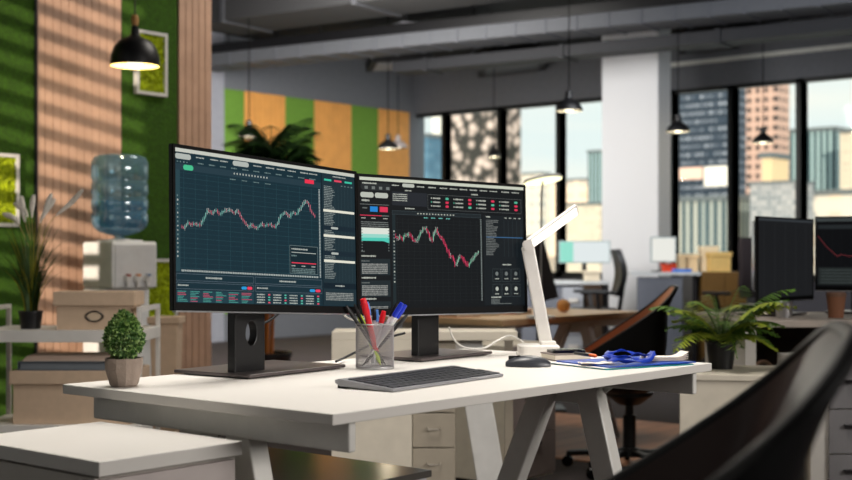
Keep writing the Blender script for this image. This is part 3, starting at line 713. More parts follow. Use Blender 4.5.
# pen cup and pens
PC = Vector((2.160, 1.975, DZ)); PR, PH = .043, .102
t = thing('pen_cup', 'silver wire mesh pen cup full of pens behind the keyboard', 'pen cup', PC)
n = 66; m = 26; mb = MB(); v = []; f = []
for i in range(m + 1):
    for k in range(n): a = 2 * PI * (k + i * .5) / n; v.append((PR * math.cos(a), PR * math.sin(a), .004 + (PH - .008) * i / m))
for i in range(m):
    for k in range(n): f.append((i * n + k, i * n + (k + 1) % n, (i + 1) * n + (k + 1) % n, (i + 1) * n + k))
o = mb.add(v, f).build('wire_mesh', mat('silver_wire', (176, 172, 174), .4, metal=.3), t); wf_ = o.modifiers.new('wires', 'WIREFRAME'); wf_.thickness = .0014; wf_.use_replace = True; wf_.use_even_offset = False
MB().tube([(PR * math.cos(2 * PI * k / 40), PR * math.sin(2 * PI * k / 40), PH) for k in range(41)], .0018, 8).build('rim', M_silver, t, True)
MB().lathe([(0, 0), (PR, 0), (PR + .0006, .002), (PR, .006), (PR - .001, .006), (PR - .001, .0022), (0, .0022)], 40).build('cup_base', M_silver, t, True)
def rim_at(px, py, depth):  # helper: point in room from picture measure at distance
    return at(px, py, Z=depth)
def pen(px, py, lab, cap, body, dz=0, kind='pen', foot=None, r=.0038):
    top = at(px, py, Z=2.93 + dz); 
    # foot inside the cup, opposite to lean
    d = Vector((top.x - PC.x, top.y - PC.y, 0)); ft = PC + Vector((-d.x, -d.y, 0)) * .38 + Vector((0, 0, .0075))
    hv = Vector((ft.x - PC.x, ft.y - PC.y, 0))
    if hv.length > PR - .010: hv = hv.normalized() * (PR - .010); ft = PC + hv + Vector((0, 0, .0075))
    q = (top - ft); L = q.length; rot = Vector((0, 0, 1)).rotation_difference(q.normalized())
    t = thing(kind, lab, 'pen', ft, 0, 'pens standing in the wire cup'); t.rotation_mode = 'QUATERNION'; t.rotation_quaternion = rot
    MB().lathe([(.0006, 0), (.0014, .004), (r * .7, .012), (r, .02), (r, L * .84)], 14).build('barrel', body, t, True)
    MB().lathe([(r * 1.12, L * .78), (r * 1.2, L * .80), (r * 1.18, L * .93), (r * .9, L), (0, L)], 14).build('cap', cap, t, True)
    MB().box((r * 1.15, -.0012, L * .81), (r * 1.15 + .0022, .0012, L * .93)).build('clip', cap, t)
Mk = M_black; clr = mat('clear_pen_barrel', (228, 226, 232), .15, alpha=.85); redp = mat('red_plastic', (222, 20, 36), .35); blup = mat('blue_plastic', (24, 50, 190), .35); lbl = mat('light_blue_plastic', (90, 140, 220), .35); ylw = mat('lime_highlighter', (190, 214, 20), .4); whp = mat('white_plastic', (226, 224, 220), .4)
for a in ((346, 306, 'black pen leaning farthest toward the larger chart screen', Mk, Mk, -.03), (353, 303, 'black pen just inside the outermost leaning black pen', Mk, Mk, .01),
          (359, 315, 'short lime green highlighter beside the big red marker', ylw, ylw, .03, 'highlighter', None, .0055),
          (363, 299, 'tall red capped marker standing highest in the mesh cup', redp, redp, -.03, 'marker', None, .0068), (367, 302, 'clear pen with a pale blue end behind the tall red marker', lbl, clr, .0),
          (374, 308, 'black pen upright in the middle of the mesh cup', Mk, clr, .01), (377, 310, 'clear pen with a blue tip at the middle of the cup', lbl, clr, .03),
          (384, 311, 'short red capped pen leaning toward the keyboard screen', redp, clr, -.01, 'pen', None, .0052), (397, 303, 'black pen leaning beside the blue capped pen', Mk, clr, .0),
          (402, 303, 'blue capped clear pen leaning outward', blup, clr, -.02, 'pen', None, .0050), (406, 305, 'outermost blue and white pen on the second screen side', blup, whp, .02),
          (407, 315, 'low black pen poking out beneath the blue and white pen', Mk, Mk, .03)):
    pen(*a)

# desk lamp
LB = Vector((2.715, 1.955, DZ))
t = thing('desk_lamp', 'white folding desk lamp with a slim glowing bar head', 'lamp', LB, FR)
M_lw = mat('white_lamp_plastic', (232, 228, 222), .35)
MB().prism(rounded(.105, .11, .02), 0, .026).xf(Matrix.Translation((.036, 0, 0))).build('lamp_base', M_lw, t, bevel=.003)
MB().prism(rounded(.11, .115, .02), 0, .006).xf(Matrix.Translation((.036, 0, 0))).build('base_foot', M_lw, t)
ZL = LB.x * CF[0] + LB.y * CF[1]; RL = LB.x * CR[0] + LB.y * CR[1]
def loc(px, py, dz=0):
    Zd = ZL + dz; return Vector(((px - CX) / FPX * Zd - RL, dz, 1 + (HY - py) / FPX * Zd - DZ))
pa, pb_ = loc(546.5, 346), loc(527.5, 246)
MB().bar(pa, pb_, .034, .013, 0, (1, 0, 0)).build('lamp_arm', M_lw, t, bevel=.004)
hj = loc(548, 345); MB().bar(hj + Vector((0, -.012, -.004)), hj + Vector((0, .012, -.004)), .04, .03, 0, (1, 0, 0)).build('lower_hinge', M_lw, t, bevel=.004)
MB().lathe([(0, -.012), (.013, -.012), (.013, .012), (0, .012)], 20, M=Matrix.Translation(loc(527.5, 245)) @ Matrix.Rotation(R(90), 4, 'X')).build('upper_hinge', M_lw, t, True)
ha, hb = loc(529, 244), loc(577, 209, .05); hd = (hb - ha).normalized(); hs_ = Vector((0, 1, 0)) - hd * hd.y; hs_.normalize(); hn = hd.cross(hs_)
if hn.z > 0: hn = -hn
hn = (hn + Vector((0, -1.1, 0))); hn = (hn - hd * hn.dot(hd)).normalized(); hs_ = hd.cross(hn).normalized()
MB().bar(ha, hb, .034, .011, 0, hs_).build('lamp_head', M_lw, t, bevel=.003)
MB().bar(ha + hd * .008 + hn * .0058, hb - hd * .006 + hn * .0058, .026, .002, 0, hs_).build('light_strip', emis((255, 250, 232), 2.0), t)
l = bpy.data.lights.new('strip_light', 'AREA'); l.shape = 'RECTANGLE'; l.size = .14; l.size_y = .03; l.energy = .9; l.color = (1, .95, .85)
o = bpy.data.objects.new('strip_light', l); COL.objects.link(o); o.parent = t; o.location = (ha + hb) / 2 + hn * .012; o.rotation_mode = 'QUATERNION'; o.rotation_quaternion = (hn).to_track_quat('-Z', 'Y')

# lamp cable, monitor cables
def dz_pt(px, py, Z, zmin=DZ + .004):
    p = at(px, py, Z=Z); p.z = max(p.z, zmin); return p
c = [(449, 327, 3.22), (453, 338, 3.24), (459.5, 345, 3.26), (469, 348.5, 3.3), (484, 348, 3.33), (495, 342, 3.36), (504.5, 337, 3.38), (512, 336, 3.38), (521.5, 341, 3.38), (527, 346, 3.36)]
tag(MB().tube(smooth_path([dz_pt(*q) for q in c]), .0026, 8).build('power_cable', mat('white_cable', (224, 220, 212), .5), None, True), 'white cable looping on the desk up to the lamp base', 'cable')
c = [(262, 324, 2.96), (270, 320, 2.97), (278, 314, 2.98), (283, 309, 2.99), (290, 300, 2.99)]
tag(MB().tube(smooth_path([at(q[0], q[1], Z=q[2]) for q in c]), .003, 8).build('monitor_cable', M_black, None, True), 'black cable running out of the first monitor neck', 'cable')
c = [(336, 361.5, 3.0), (344, 358, 3.1), (352, 354, 3.12), (362, 349, 3.14), (380, 340, 3.17), (405, 333, 3.2)]
tag(MB().tube(smooth_path([dz_pt(*q) for q in c]), .003, 8).build('monitor_cable', M_black, None, True), 'black cable rising behind the mesh pen cup', 'cable')
c = [(338, 308, 2.98), (342, 313, 2.99), (348, 318, 3.0), (355, 320, 3.02), (366, 318, 3.06), (380, 310, 3.1)]
tag(MB().tube(smooth_path([at(q[0], q[1], Z=q[2]) for q in c]), .0024, 8).build('monitor_cable', mat('white_cable', (224, 220, 212)), None, True), 'white cable drooping beneath the first monitor corner', 'cable')

# folders, papers, gadget, lanyard
Fo = Vector((2.470, 1.545, DZ)); frz = R(-17)
def sheet(name, lab, cat, dx, dy, w, d, z0, h, m, rz=0, skew=0):
    t_ = MB().box((0, 0, 0), (w, d, h)).build(name, m, None, bevel=.0004)
    p = Fo + Matrix.Rotation(frz, 3, 'Z') @ Vector((dx, dy, 0)); t_.location = (p.x, p.y, DZ + z0); t_.rotation_euler = (0, 0, frz + rz); return tag(t_, lab, cat)
sheet('plastic_folder', 'teal plastic folder lowest in the pile on the desk corner', 'folder', -.01, -.004, .27, .20, .0004, .0022, mat('teal_plastic', (16, 134, 140), .3))
sheet('paper_sheet', 'white sheet between the teal and the blue folder', 'paper', -.012, .004, .255, .20, .0028, .0014, whp, R(1))
t = sheet('plastic_folder', 'blue plastic folder on top of the teal one', 'folder', .004, .002, .265, .195, .0044, .0030, mat('royal_blue_plastic', (20, 70, 170), .3), R(-1))
# crumpled receipts
def crumple(name, lab, px, py, Z, w, d, h, m, rz, seed, base=.0078):
    rn = random.Random(seed); n = 7; v = []; f = []
    for i in range(n):
        for j in range(n): v.append(((i / (n - 1) - .5) * w, (j / (n - 1) - .5) * d, abs(rn.gauss(0, 1)) * h * .35 * (0.3 + abs(i / (n - 1) - .5) * 1.6) + .0008))
    for i in range(n - 1):
        for j in range(n - 1): f.append((i * n + j, (i + 1) * n + j, (i + 1) * n + j + 1, i * n + j + 1))
    o = MB().add(v, f).build(name, m, None); s_ = o.modifiers.new('thick', 'SOLIDIFY'); s_.thickness = .0008
    p = at(px, py, Z=Z); o.location = (p.x, p.y, DZ + base); o.rotation_euler = (0, 0, rz); return tag(o, lab, 'paper')
M_pap = mat('off_white_paper', (232, 222, 212), .8)
crumple('crumpled_paper', 'crumpled white slip in front of the pale notebook', 596, 361, 2.96, .075, .05, .008, M_pap, R(-40), 1)
t = thing('paper_stack', 'small stack of white slips with curled corners behind the blue lanyard', 'paper', at(664, 362, Z=3.06), R(-46)); t.location.z = DZ + .0078
for i in range(4):
    v = []; f = []; n = 9
    for k in range(n):
        x = -.05 + .10 * k / (n - 1); zz = .0012 + i * .0024 + max(0, x - .028) ** 1.5 * (1.2 + i * .9)
        v += [(x + i * .001, -.032 + i * .002, zz), (x - i * .001, .032 - i * .003, zz)]
    for k in range(n - 1): f.append((2 * k, 2 * k + 2, 2 * k + 3, 2 * k + 1))
    o = MB().add(v, f).build('slip', M_pap, t); s_ = o.modifiers.new('thick', 'SOLIDIFY'); s_.thickness = .0009
# notebook and dark gadget behind the folder
p = at(583, 352, z=DZ); p = Vector((2.655, 1.785, DZ))
t = thing('notebook', 'thick grey brown notebook lying beside the lamp base', 'notebook', (p.x, p.y, DZ), R(-32))
MB().box((-.050, -.045, 0), (.050, .045, .003)).box((-.050, -.045, .014), (.050, .045, .017)).build('cover', mat('taupe_cover', (122, 110, 104), .6), t, bevel=.0008)
MB().box((-.048, -.043, .003), (.047, .043, .014)).build('pages', M_cream, t)
t = thing('calculator', 'dark pocket device lying on the grey brown notebook', 'device', (p.x + .004, p.y + .002, DZ + .0172), R(-38))
MB().prism(rounded(.085, .062, .008), 0, .007).build('device_body', M_blackg, t, bevel=.001)
MB().box((-.034, .008, .007), (.034, .026, .0074)).build('display', mat('grey_green_display', (110, 122, 112), .2), t)
for i in range(4):
    for j in range(3): MB().box((-.034 + i * .018, -.026 + j * .011, .007), (-.022 + i * .018, -.018 + j * .011, .0084)).build('button', M_dark, t)
# pen with orange end, on the papers
a_, b_ = at(584, 352.5, Z=3.05), at(601, 355.5, Z=2.98)
t = thing('pen', 'dark pen with an orange end lying across the papers', 'pen', a_); t.location.z = DZ + .0225
dv = (b_ - a_); dv.z = 0; ang = math.atan2(dv.y, dv.x); t.rotation_euler = (0, 0, ang)
MM = Matrix.Rotation(R(90), 4, 'Y')
MB().lathe([(.001, -.05), (.004, -.04), (.004, .03)], 12, M=MM).build('barrel', M_black, t, True)
MB().lathe([(.0043, .028), (.0043, .05), (.003, .056), (0, .056)], 12, M=MM).build('orange_end', mat('orange_plastic', (226, 100, 40), .4), t, True)
# lanyard: ribbon loops heaped up
t = thing('lanyard', 'bright blue ribbon lanyard heaped on the papers', 'lanyard', (0, 0, 0)); M_lan = mat('blue_ribbon', (8, 46, 150), .5)
def ribbon(pts, w, nm):
    P = smooth_path([at(x, y, Z=Z) for x, y, Z in pts], 8); P = [Vector((q.x, q.y, max(q.z, DZ + .0105))) for q in P]; mb = MB(); v = []; f = []
    for i, q in enumerate(P):
        d = (P[min(i + 1, len(P) - 1)] - P[max(i - 1, 0)]).normalized(); s_ = Vector((0, 0, 1)).cross(d).normalized(); tw = math.sin(i * .35) * .9
        s_ = (s_ * math.cos(tw) + Vector((0, 0, 1)) * math.sin(tw) * .5).normalized(); v += [q - s_ * w / 2, q + s_ * w / 2]
    for i in range(len(P) - 1): f.append((2 * i, 2 * i + 1, 2 * i + 3, 2 * i + 2))
    o = mb.add(v, f).build(nm, M_lan, t, True); s2 = o.modifiers.new('thick', 'SOLIDIFY'); s2.thickness = .0012
ribbon([(607, 355, 2.98), (612, 352, 3.0), (622, 351, 3.04), (634, 354, 3.06), (645, 356, 3.04), (652, 353, 3.04), (648, 360, 2.98), (632, 362, 2.94), (615, 360, 2.93), (606, 357, 2.95)], .016, 'ribbon')
ribbon([(604, 357, 2.93), (616, 356, 2.96), (628, 358, 2.99), (640, 360, 3.0), (651, 358, 3.03), (653, 352.5, 3.06)], .016, 'ribbon')
ribbon([(610, 361, 2.90), (624, 357, 2.98), (638, 353.5, 3.05), (650, 357, 3.07)], .015, 'ribbon')

# potted topiary
tp = Vector((1.547, 2.085, DZ))
t = thing('potted_topiary', 'small clipped green topiary ball in a faceted grey brown pot', 'plant', tp)
mb = MB(); prof = [(.024, 0), (.028, .004), (.0365, .035), (.0372, .056), (.034, .056), (.033, .047), (0, .047)]
mb.lathe(prof, 12).build('pot', M_pot, t)
MB().lathe([(0, .046), (.033, .047), (.033, .050), (0, .053)], 20).build('soil', M_soil, t)
MB().tube([(0, 0, .05), (0, 0, .10)], .004, 8).build('stem', mat('brown_stem', (80, 56, 36), .8), t)
mb = MB(); rn = random.Random(3)
def egg(th, ph, k=1.0):
    rr = .0375 * k; z = math.cos(ph); s_ = math.sin(ph); taper = 1 - .30 * max(0, z + .2) 
    return Vector((rr * s_ * math.cos(th) * taper, rr * s_ * math.sin(th) * taper, .100 + .045 * k * z))
mb.lathe([(0, .056), (.025, .062), (.033, .085), (.033, .105), (.026, .120), (.012, .134), (0, .137)], 16)
for i in range(2600):
    th = rn.uniform(0, 2 * PI); ph = math.acos(rn.uniform(-.93, 1)); p = egg(th, ph, rn.uniform(.86, 1.03)); n_ = (p - Vector((0, 0, .1))).normalized()
    d = (n_ + Vector((rn.gauss(0, .7), rn.gauss(0, .7), rn.gauss(0, .7) + .3))).normalized(); a_ = d.cross(Vector((rn.gauss(0, 1), rn.gauss(0, 1), rn.gauss(0, 1)))).normalized(); L = rn.uniform(.006, .0095); w = L * .34
    mb.add([p, p + d * L * .5 + a_ * w, p + d * L, p + d * L * .5 - a_ * w], [(0, 1, 2, 3)], 0 if rn.random() < .55 else 1)
mb.build('foliage', [mat('deep_topiary_green', (62, 98, 40), .55, var=(60, .2)), mat('light_topiary_green', (150, 178, 104), .5, var=(60, .2))], t)
mb = MB()
for i in range(110):
    th = rn.uniform(0, 2 * PI); ph = math.acos(rn.uniform(-.8, 1)); p = egg(th, ph, 1.05); mb.lathe([(0, -.0009), (.0009, 0), (0, .0009)], 5, p)
o = mb.build('tiny_buds', mat('pale_bud', (206, 220, 190), .5), t); o['kind'] = 'stuff'

# ------------------------------------------------------------------ shell chairs
M_shell = mat('black_moulded_shell', (12, 12, 13), .42, spec=.3)
M_shelli = mat('dark_brown_grey_lining', (58, 46, 44), .45, spec=.3)
def shell_chair(lab, loc, rz, lift=0., inner=None, scale=1.):
    t = thing('shell_chair', lab, 'chair', loc, rz, None)
    zb = .43 + lift
    def rimp(th, out=0.):
        cx = .276 + out; cy = .248 + out
        c, s = math.cos(th), math.sin(th)
        x = math.copysign(abs(c) ** .8, c) * cx; y = math.copysign(abs(s) ** .8, s) * cy
        q = max(0, .276 - x); h = .455 - .66 * (math.sqrt(q * q + .00024) - .0155)
        h = max(h, .05 + .02 * abs(s))
        return x - max(0, c) ** 2 * .074, y, zb + h
    def surf(th, k, out=0., drop=0.):          # k 0 rim .. 1 bottom centre
        x, y, z = rimp(th, out); a = k * PI / 2; rr = max(0, math.cos(a)) ** .5; T = 1 - math.sin(a) ** .9; zz = zb - drop + (z - zb + drop) * T
        return (x * rr - max(0, math.cos(th)) * rr * min(.055, .6 * (z - zz)), y * rr, zz)
    n, m = 72, 18; v = []; f = []
    for i in range(m + 1):
        for j in range(n): v.append(surf(2 * PI * j / n, i / m))
    for i in range(m):
        for j in range(n): f.append((i * n + j, i * n + (j + 1) % n, (i + 1) * n + (j + 1) % n, (i + 1) * n + j))
    MB().add(v, f).build('inner_lining', inner or M_shelli, t, True)
    v = []; f = []
    for i in range(m + 1):
        for j in range(n): v.append(surf(2 * PI * j / n, i / m, .020 + .012 * math.sin(PI * i / m), .035))
    for i in range(m):
        for j in range(n): f.append((i * n + j, (i + 1) * n + j, (i + 1) * n + (j + 1) % n, i * n + (j + 1) % n))
    MB().add(v, f).build('outer_shell', M_shell, t, True)
    P = [Vector(rimp(2 * PI * j / 96, .010)) for j in range(97)]; MB().tube(P, .0095, 10, cap=False).build('rim_roll', M_shell, t, True)
    MB().lathe([(0, zb - .09), (.05, zb - .09), (.11, zb - .045), (.11, zb - .03), (0, zb - .03)], 20).build('swivel_plate', M_black, t, True)
    MB().lathe([(.030, .10), (.030, .26), (.019, .265), (.019, zb - .08)], 16).build('gas_column', M_black, t, True)
    MB().lathe([(0, .07), (.05, .07), (.042, .11), (0, .11)], 16).build('hub', M_black, t, True)
    for i in range(5):
        a = 2 * PI * i / 5 + .3; d = Vector((math.cos(a), math.sin(a), 0))
        l = MB().bar(d * .03 + Vector((0, 0, .092)), d * .30 + Vector((0, 0, .066)), .04, .024, 0, (-d.y, d.x, 0)).build('leg', M_black, t, bevel=.004)
        c = d * .30
        MB().lathe([(0, -.012), (.026, -.012), (.028, 0), (.026, .012), (0, .012)], 18, M=Matrix.Translation((c.x, c.y, .028)) @ Matrix.Rotation(a, 4, 'Z') @ Matrix.Rotation(R(90), 4, 'X')).build('caster', M_blackg, l, True)
        MB().lathe([(.008, .028), (.008, .066)], 8, (c.x, c.y, 0)).build('caster_stem', M_dark, l)
    return t
shell_chair('big black moulded tub chair cut off by the frame beside the desk', W(.197, 1.266, 0), FR + R(-14.1), .040)
shell_chair('black tub chair with a tan lining beyond the desk, on a thin column', W(.945, 5.95, 0), FR + R(-6), -.03, mat('tan_brown_lining', (196, 134, 98), .6))

# ------------------------------------------------------------------ rack with boxes (square to the camera heading)
def rot_thing(name, lab, cat, r, f, z=0, extra=0, grp=None): return thing(name, lab, cat, W(r, f, z), FR + R(extra), grp)
M_rack = mat('pale_grey_rack', (218, 214, 208), .5)
t = rot_thing('storage_rack', 'pale metal rack with two shelves holding boxes and a tall grass', 'rack', -1.742, 5.0)
w, dpt = .622, .345
for x in (0, w):
    for y in (0, dpt): MB().box((x - .009, y - .009, 0), (x + .009, y + .009, .80)).build('post', M_rack, t, bevel=.002)
for x in (0, w): MB().box((x - .009, 0, .782), (x + .009, dpt, .80)).build('side_rail', M_rack, t)
for zz, th in ((.71, .047), (.34, .03), (.08, .03)): MB().box((-.01, -.012, zz - th), (w + .01, dpt + .01, zz)).build('shelf', M_rack, t, bevel=.002)
def archive_box(lab, r, f, z, w, d, h, lh, ring=True, grp=None):
    t = rot_thing('archive_box', lab, 'box', r, f, z, 0, grp)
    MB().box((0, 0, 0), (w, d, h)).build('box_body', M_card, t, bevel=.002)
    MB().box((-.012, -.012, h - .008), (w + .012, d + .012, h + lh)).build('lid', M_card, t, bevel=.003)
    if ring:
        q = [(w / 2 + .028 * math.cos(2 * PI * k / 28) * (1 + .25 * abs(math.cos(2 * PI * k / 28)) ** 6), -.003, h * .52 + .020 * math.sin(2 * PI * k / 28)) for k in range(29)]
        MB().tube(q, .0032, 8, cap=False).build('label_holder', M_dark, t, True)
        MB().prism([(w / 2 + .026 * math.cos(2 * PI * k / 24), h * .52 + .018 * math.sin(2 * PI * k / 24)) for k in range(24)], 0, .001).xf(Matrix.Rotation(R(90), 4, 'X') @ Matrix.Translation((0, 0, .0012))).build('label_card', mat('kraft_label', (208, 186, 158), .8), t)
    return t
archive_box('kraft archive box with an oval label holder on the upper rack shelf', -1.452, 5.03, .71, .298, .15, .102, .048)
archive_box('wide kraft archive box on the lower rack shelf under a binder', -1.620, 5.02, .34, .465, .27, .165, .045, False)
t = rot_thing('ring_binder', 'slate grey ring binder lying on the lower kraft box', 'binder', -1.60, 5.02, .5505)
MB().box((0, 0, 0), (.44, .24, .004)).box((0, 0, .032), (.44, .24, .036)).box((-.003, 0, 0), (.001, .24, .036)).build('cover', mat('slate_cover', (74, 82, 92), .5), t, bevel=.001)
MB().box((.006, .006, .004), (.43, .235, .032)).build('pages', mat('grey_page_block', (110, 116, 122), .8), t)
t = rot_thing('paper_stack', 'loose white papers on top of the slate binder', 'papers', -1.585, 5.03, .587)
for i in range(4): MB().box((i * .004, i * .003, i * .005), (.36 - i * .005, .215, i * .005 + .0042)).build('sheet', mat('warm_paper', (214, 190, 172), .8), t)

# tall ornamental grass in a black pot
t = rot_thing('potted_grass', 'tall ornamental grass with pale plumes in a small black pot', 'plant', -1.575, 5.10, .71)
MB().lathe([(.038, 0), (.046, .062), (.048, .065), (.048, .072), (.043, .072), (.042, .06), (0, .06)], 24).build('pot', M_black, t)
MB().lathe([(0, .058), (.042, .06), (0, .066)], 16).build('soil', M_soil, t)
mb = MB(); rn = random.Random(11)
for i in range(150):
    a = rn.uniform(0, 2 * PI); r0 = rn.uniform(0, .025); L = rn.uniform(.18, .42); ln_ = rn.uniform(.02, .13) * (1.6 if rn.random() < .2 else 1)
    pts = []; ws = []
    for k in range(7):
        u = k / 6; pts.append((math.cos(a) * (r0 + ln_ * u ** 2), math.sin(a) * (r0 + ln_ * u ** 2), .06 + L * u - max(0, ln_ - .08) * u ** 3 * 1.2)); ws.append(.0058 * (1 - u ** 2 * .9))
    mb.blade(pts, ws, (-math.sin(a + .8), math.cos(a + .8), 0), 0 if rn.random() < .75 else 1)
mb.build('blades', [mat('grass_green', (46, 72, 24), .6, var=(20, .3)), mat('grass_yellow', (140, 132, 30), .6)], t)
for q in ([(0, .35), (-.03, .44), (-.045, .53)], [(.01, .35), (0, .46), (.004, .535)], [(.02, .33), (.04, .44), (.09, .52)], [(.03, .3), (.07, .42), (.15, .50), (.205, .555)], [(.02, .33), (.05, .46), (.075, .54)], [(-.01, .33), (-.06, .43), (-.12, .46)], [(0, .36), (-.02, .46), (-.075, .50)]):
    P = smooth_path([(x, (i * .013) % .03, z) for i, (x, z) in enumerate(q)], 6); n_ = len(P)
    s_ = MB().tube(P, .0016, 6).build('stalk', mat('straw_stalk', (170, 150, 90), .7), t)
    k0 = int(n_ * .45); MB().tube(P[k0:], [.002 + .0095 * math.sin(PI * (j + .3) / (n_ - k0 + .2)) for j in range(n_ - k0)], 8).build('plume', mat('pale_plume', (244, 236, 224), .95, bump=(160, .8)), s_, True)

# tan planter beside the rack
t = rot_thing('planter', 'tall tapered tan planter box at the end of the rack', 'planter', -1.160, 5.72, 0)
mb = MB(); w0, w1, hh = .045, .062, .70
mb.add([(-w0, -w0, 0), (w0, -w0, 0), (w0, w0, 0), (-w0, w0, 0), (-w1, -w1, hh), (w1, -w1, hh), (w1, w1, hh), (-w1, w1, hh)], [(0, 3, 2, 1), (4, 5, 6, 7), (0, 1, 5, 4), (1, 2, 6, 5), (2, 3, 7, 6), (3, 0, 4, 7)]).build('planter_body', M_card, t, bevel=.004)
MB().box((-w1 - .01, -w1 - .01, hh), (w1 + .01, w1 + .01, hh + .03)).build('rim', M_card, t, bevel=.003)

# water dispenser
cx_, cy_ = 3.90, 5.29
t = thing('water_dispenser', 'white water dispenser standing against the slatted wall', 'dispenser', (cx_, cy_, 0))
a, b = .135, .125; Mw = mat('white_appliance', (240, 240, 238), .4)
MB().box((-a, -b, .02), (a, b, .60)).box((-a, -b + .06, .60), (a, b, .84)).box((-a, -b, .84), (a, b, 1.072)).build('dispenser_body', Mw, t, bevel=.012)
MB().box((-a + .012, -b - .006, .845), (a - .012, -b + .004, 1.055)).build('control_panel', mat('pale_grey_panel2', (214, 214, 214), .4), t, bevel=.003)
for x, c in ((-.06, (170, 90, 80)), (.0, (220, 150, 100)), (.06, (120, 140, 170))):
    q = MB().box((x - .016, -b - .03, .875), (x + .016, -b, .905)).box((x - .008, -b - .028, .85), (x + .008, -b - .012, .876)).build('tap', mat('white_plastic', (226, 224, 220)), t, bevel=.003)
    MB().box((x - .010, -b - .034, .90), (x + .010, -b - .014, .912)).build('tap_button', mat('tap_%d' % c[0], c, .4), q)
MB().box((-a + .03, -b - .02, .60), (a - .03, -b + .05, .615)).build('drip_tray', M_dark, t)
MB().lathe([(.115, 1.072), (.11, 1.08), (.05, 1.082), (.048, 1.086), (0, 1.086)], 32).build('collar', Mw, t, True)
# water bottle upside down
def bottle_mat():
    m = bpy.data.materials.new('blue_clear_polycarbonate'); m.use_nodes = True; t_ = m.node_tree; t_.nodes.clear()
    o = t_.nodes.new('ShaderNodeOutputMaterial'); tr = t_.nodes.new('ShaderNodeBsdfTransparent'); gl = t_.nodes.new('ShaderNodeBsdfGlossy'); df = t_.nodes.new('ShaderNodeBsdfDiffuse'); x1 = t_.nodes.new('ShaderNodeMixShader'); x2 = t_.nodes.new('ShaderNodeMixShader')
    tr.inputs[0].default_value = (.52, .72, .82, 1); gl.inputs['Roughness'].default_value = .12; gl.inputs[0].default_value = (.85, .95, 1, 1); df.inputs[0].default_value = (.30, .50, .62, 1)
    x1.inputs[0].default_value = .30; x2.inputs[0].default_value = .16
    t_.links.new(tr.outputs[0], x1.inputs[1]); t_.links.new(df.outputs[0], x1.inputs[2]); t_.links.new(x1.outputs[0], x2.inputs[1]); t_.links.new(gl.outputs[0], x2.inputs[2]); t_.links.new(x2.outputs[0], o.inputs[0]); return m
t = thing('water_bottle', 'big clear blue ribbed water bottle standing upside down on the dispenser', 'bottle', (cx_, cy_, 1.087))
prof = [(.026, 0), (.026, .012), (.06, .02), (.10, .032), (.127, .055), (.139, .08), (.139, .12), (.133, .13), (.133, .14), (.139, .15), (.139, .19), (.133, .20), (.133, .21), (.139, .22), (.139, .27), (.133, .28), (.133, .29), (.139, .30), (.139, .38), (.126, .405), (.10, .415), (0, .405)]
MB().lathe(prof, 48).build('bottle_wall', bottle_mat(), t, True)
MB().lathe([(0, .014), (.06, .026), (.10, .036), (.125, .058), (.130, .08), (.130, .185), (0, .186)], 40).build('water', mat('blue_water', (40, 170, 214), .05, alpha=.5), t, True)

# framed moss pictures
def moss_frame(lab, x0, x1, z0, z1):
    t = thing('moss_frame', lab, 'picture', ((x0 + x1) / 2, YL - .022, (z0 + z1) / 2), 0, None); a, b = (x1 - x0) / 2, (z1 - z0) / 2; fw = .018
    MB().box((-a, -.03, -b), (-a + fw, 0, b)).box((a - fw, -.03, -b), (a, 0, b)).box((-a + fw, -.03, -b), (a - fw, 0, -b + fw)).box((-a + fw, -.03, b - fw), (a - fw, 0, b)).build('frame', mat('white_frame', (206, 204, 200), .5), t, bevel=.001)
    rn = random.Random(int(x0 * 100)); n = 22; m = 30; v = []; f = []
    for i in range(n + 1):
        for j in range(m + 1): v.append((-a + fw + (2 * a - 2 * fw) * i / n, -.008 - rn.random() * .02, -b + fw + (2 * b - 2 * fw) * j / m))
    for i in range(n):
        for j in range(m): f.append((i * (m + 1) + j, (i + 1) * (m + 1) + j, (i + 1) * (m + 1) + j + 1, i * (m + 1) + j + 1))
    MB().add(v, f).build('moss', M_ymoss, t, True)
moss_frame('white framed yellow green moss picture behind the glowing dome lamp', 4.200, 4.405, 1.862, 2.205)
moss_frame('white framed yellow green moss picture behind the tall grass', 3.26, 3.500, 1.142, 1.497)
moss_frame('white framed moss picture low on the wall beside the dispenser', 4.25, 4.475, .645, .985)

# ------------------------------------------------------------------ sideboard and second desks behind the main desk
# cream unit (open on one side) seen through the desk
t = rot_thing('sideboard', 'cream sideboard with a drawer column behind the white desk', 'cabinet', -.335, 4.54)
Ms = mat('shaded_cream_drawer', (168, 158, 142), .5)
MB().box((0, 0, .70), (.66, .20, .732)).build('worktop', M_cream, t, bevel=.002)
MB().box((.0, .0, 0), (.285, .195, .70)).build('side_panel', M_cream, t, bevel=.001)
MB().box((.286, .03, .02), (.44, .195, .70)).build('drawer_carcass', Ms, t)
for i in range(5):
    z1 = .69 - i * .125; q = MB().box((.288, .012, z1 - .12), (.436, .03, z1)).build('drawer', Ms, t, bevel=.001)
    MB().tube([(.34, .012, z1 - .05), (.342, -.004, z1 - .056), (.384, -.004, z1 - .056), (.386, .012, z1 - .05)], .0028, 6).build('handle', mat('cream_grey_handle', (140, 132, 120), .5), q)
MB().bar((.485, .06, .70), (.60, .03, 0.0), .10, .03, 0, (1, 0, 0)).build('end_leg', mat('white_steel', (206, 204, 200), .5), t, bevel=.003)
MB().box((.625, .165, 0), (.655, .195, .70)).build('rear_leg', Ms, t)
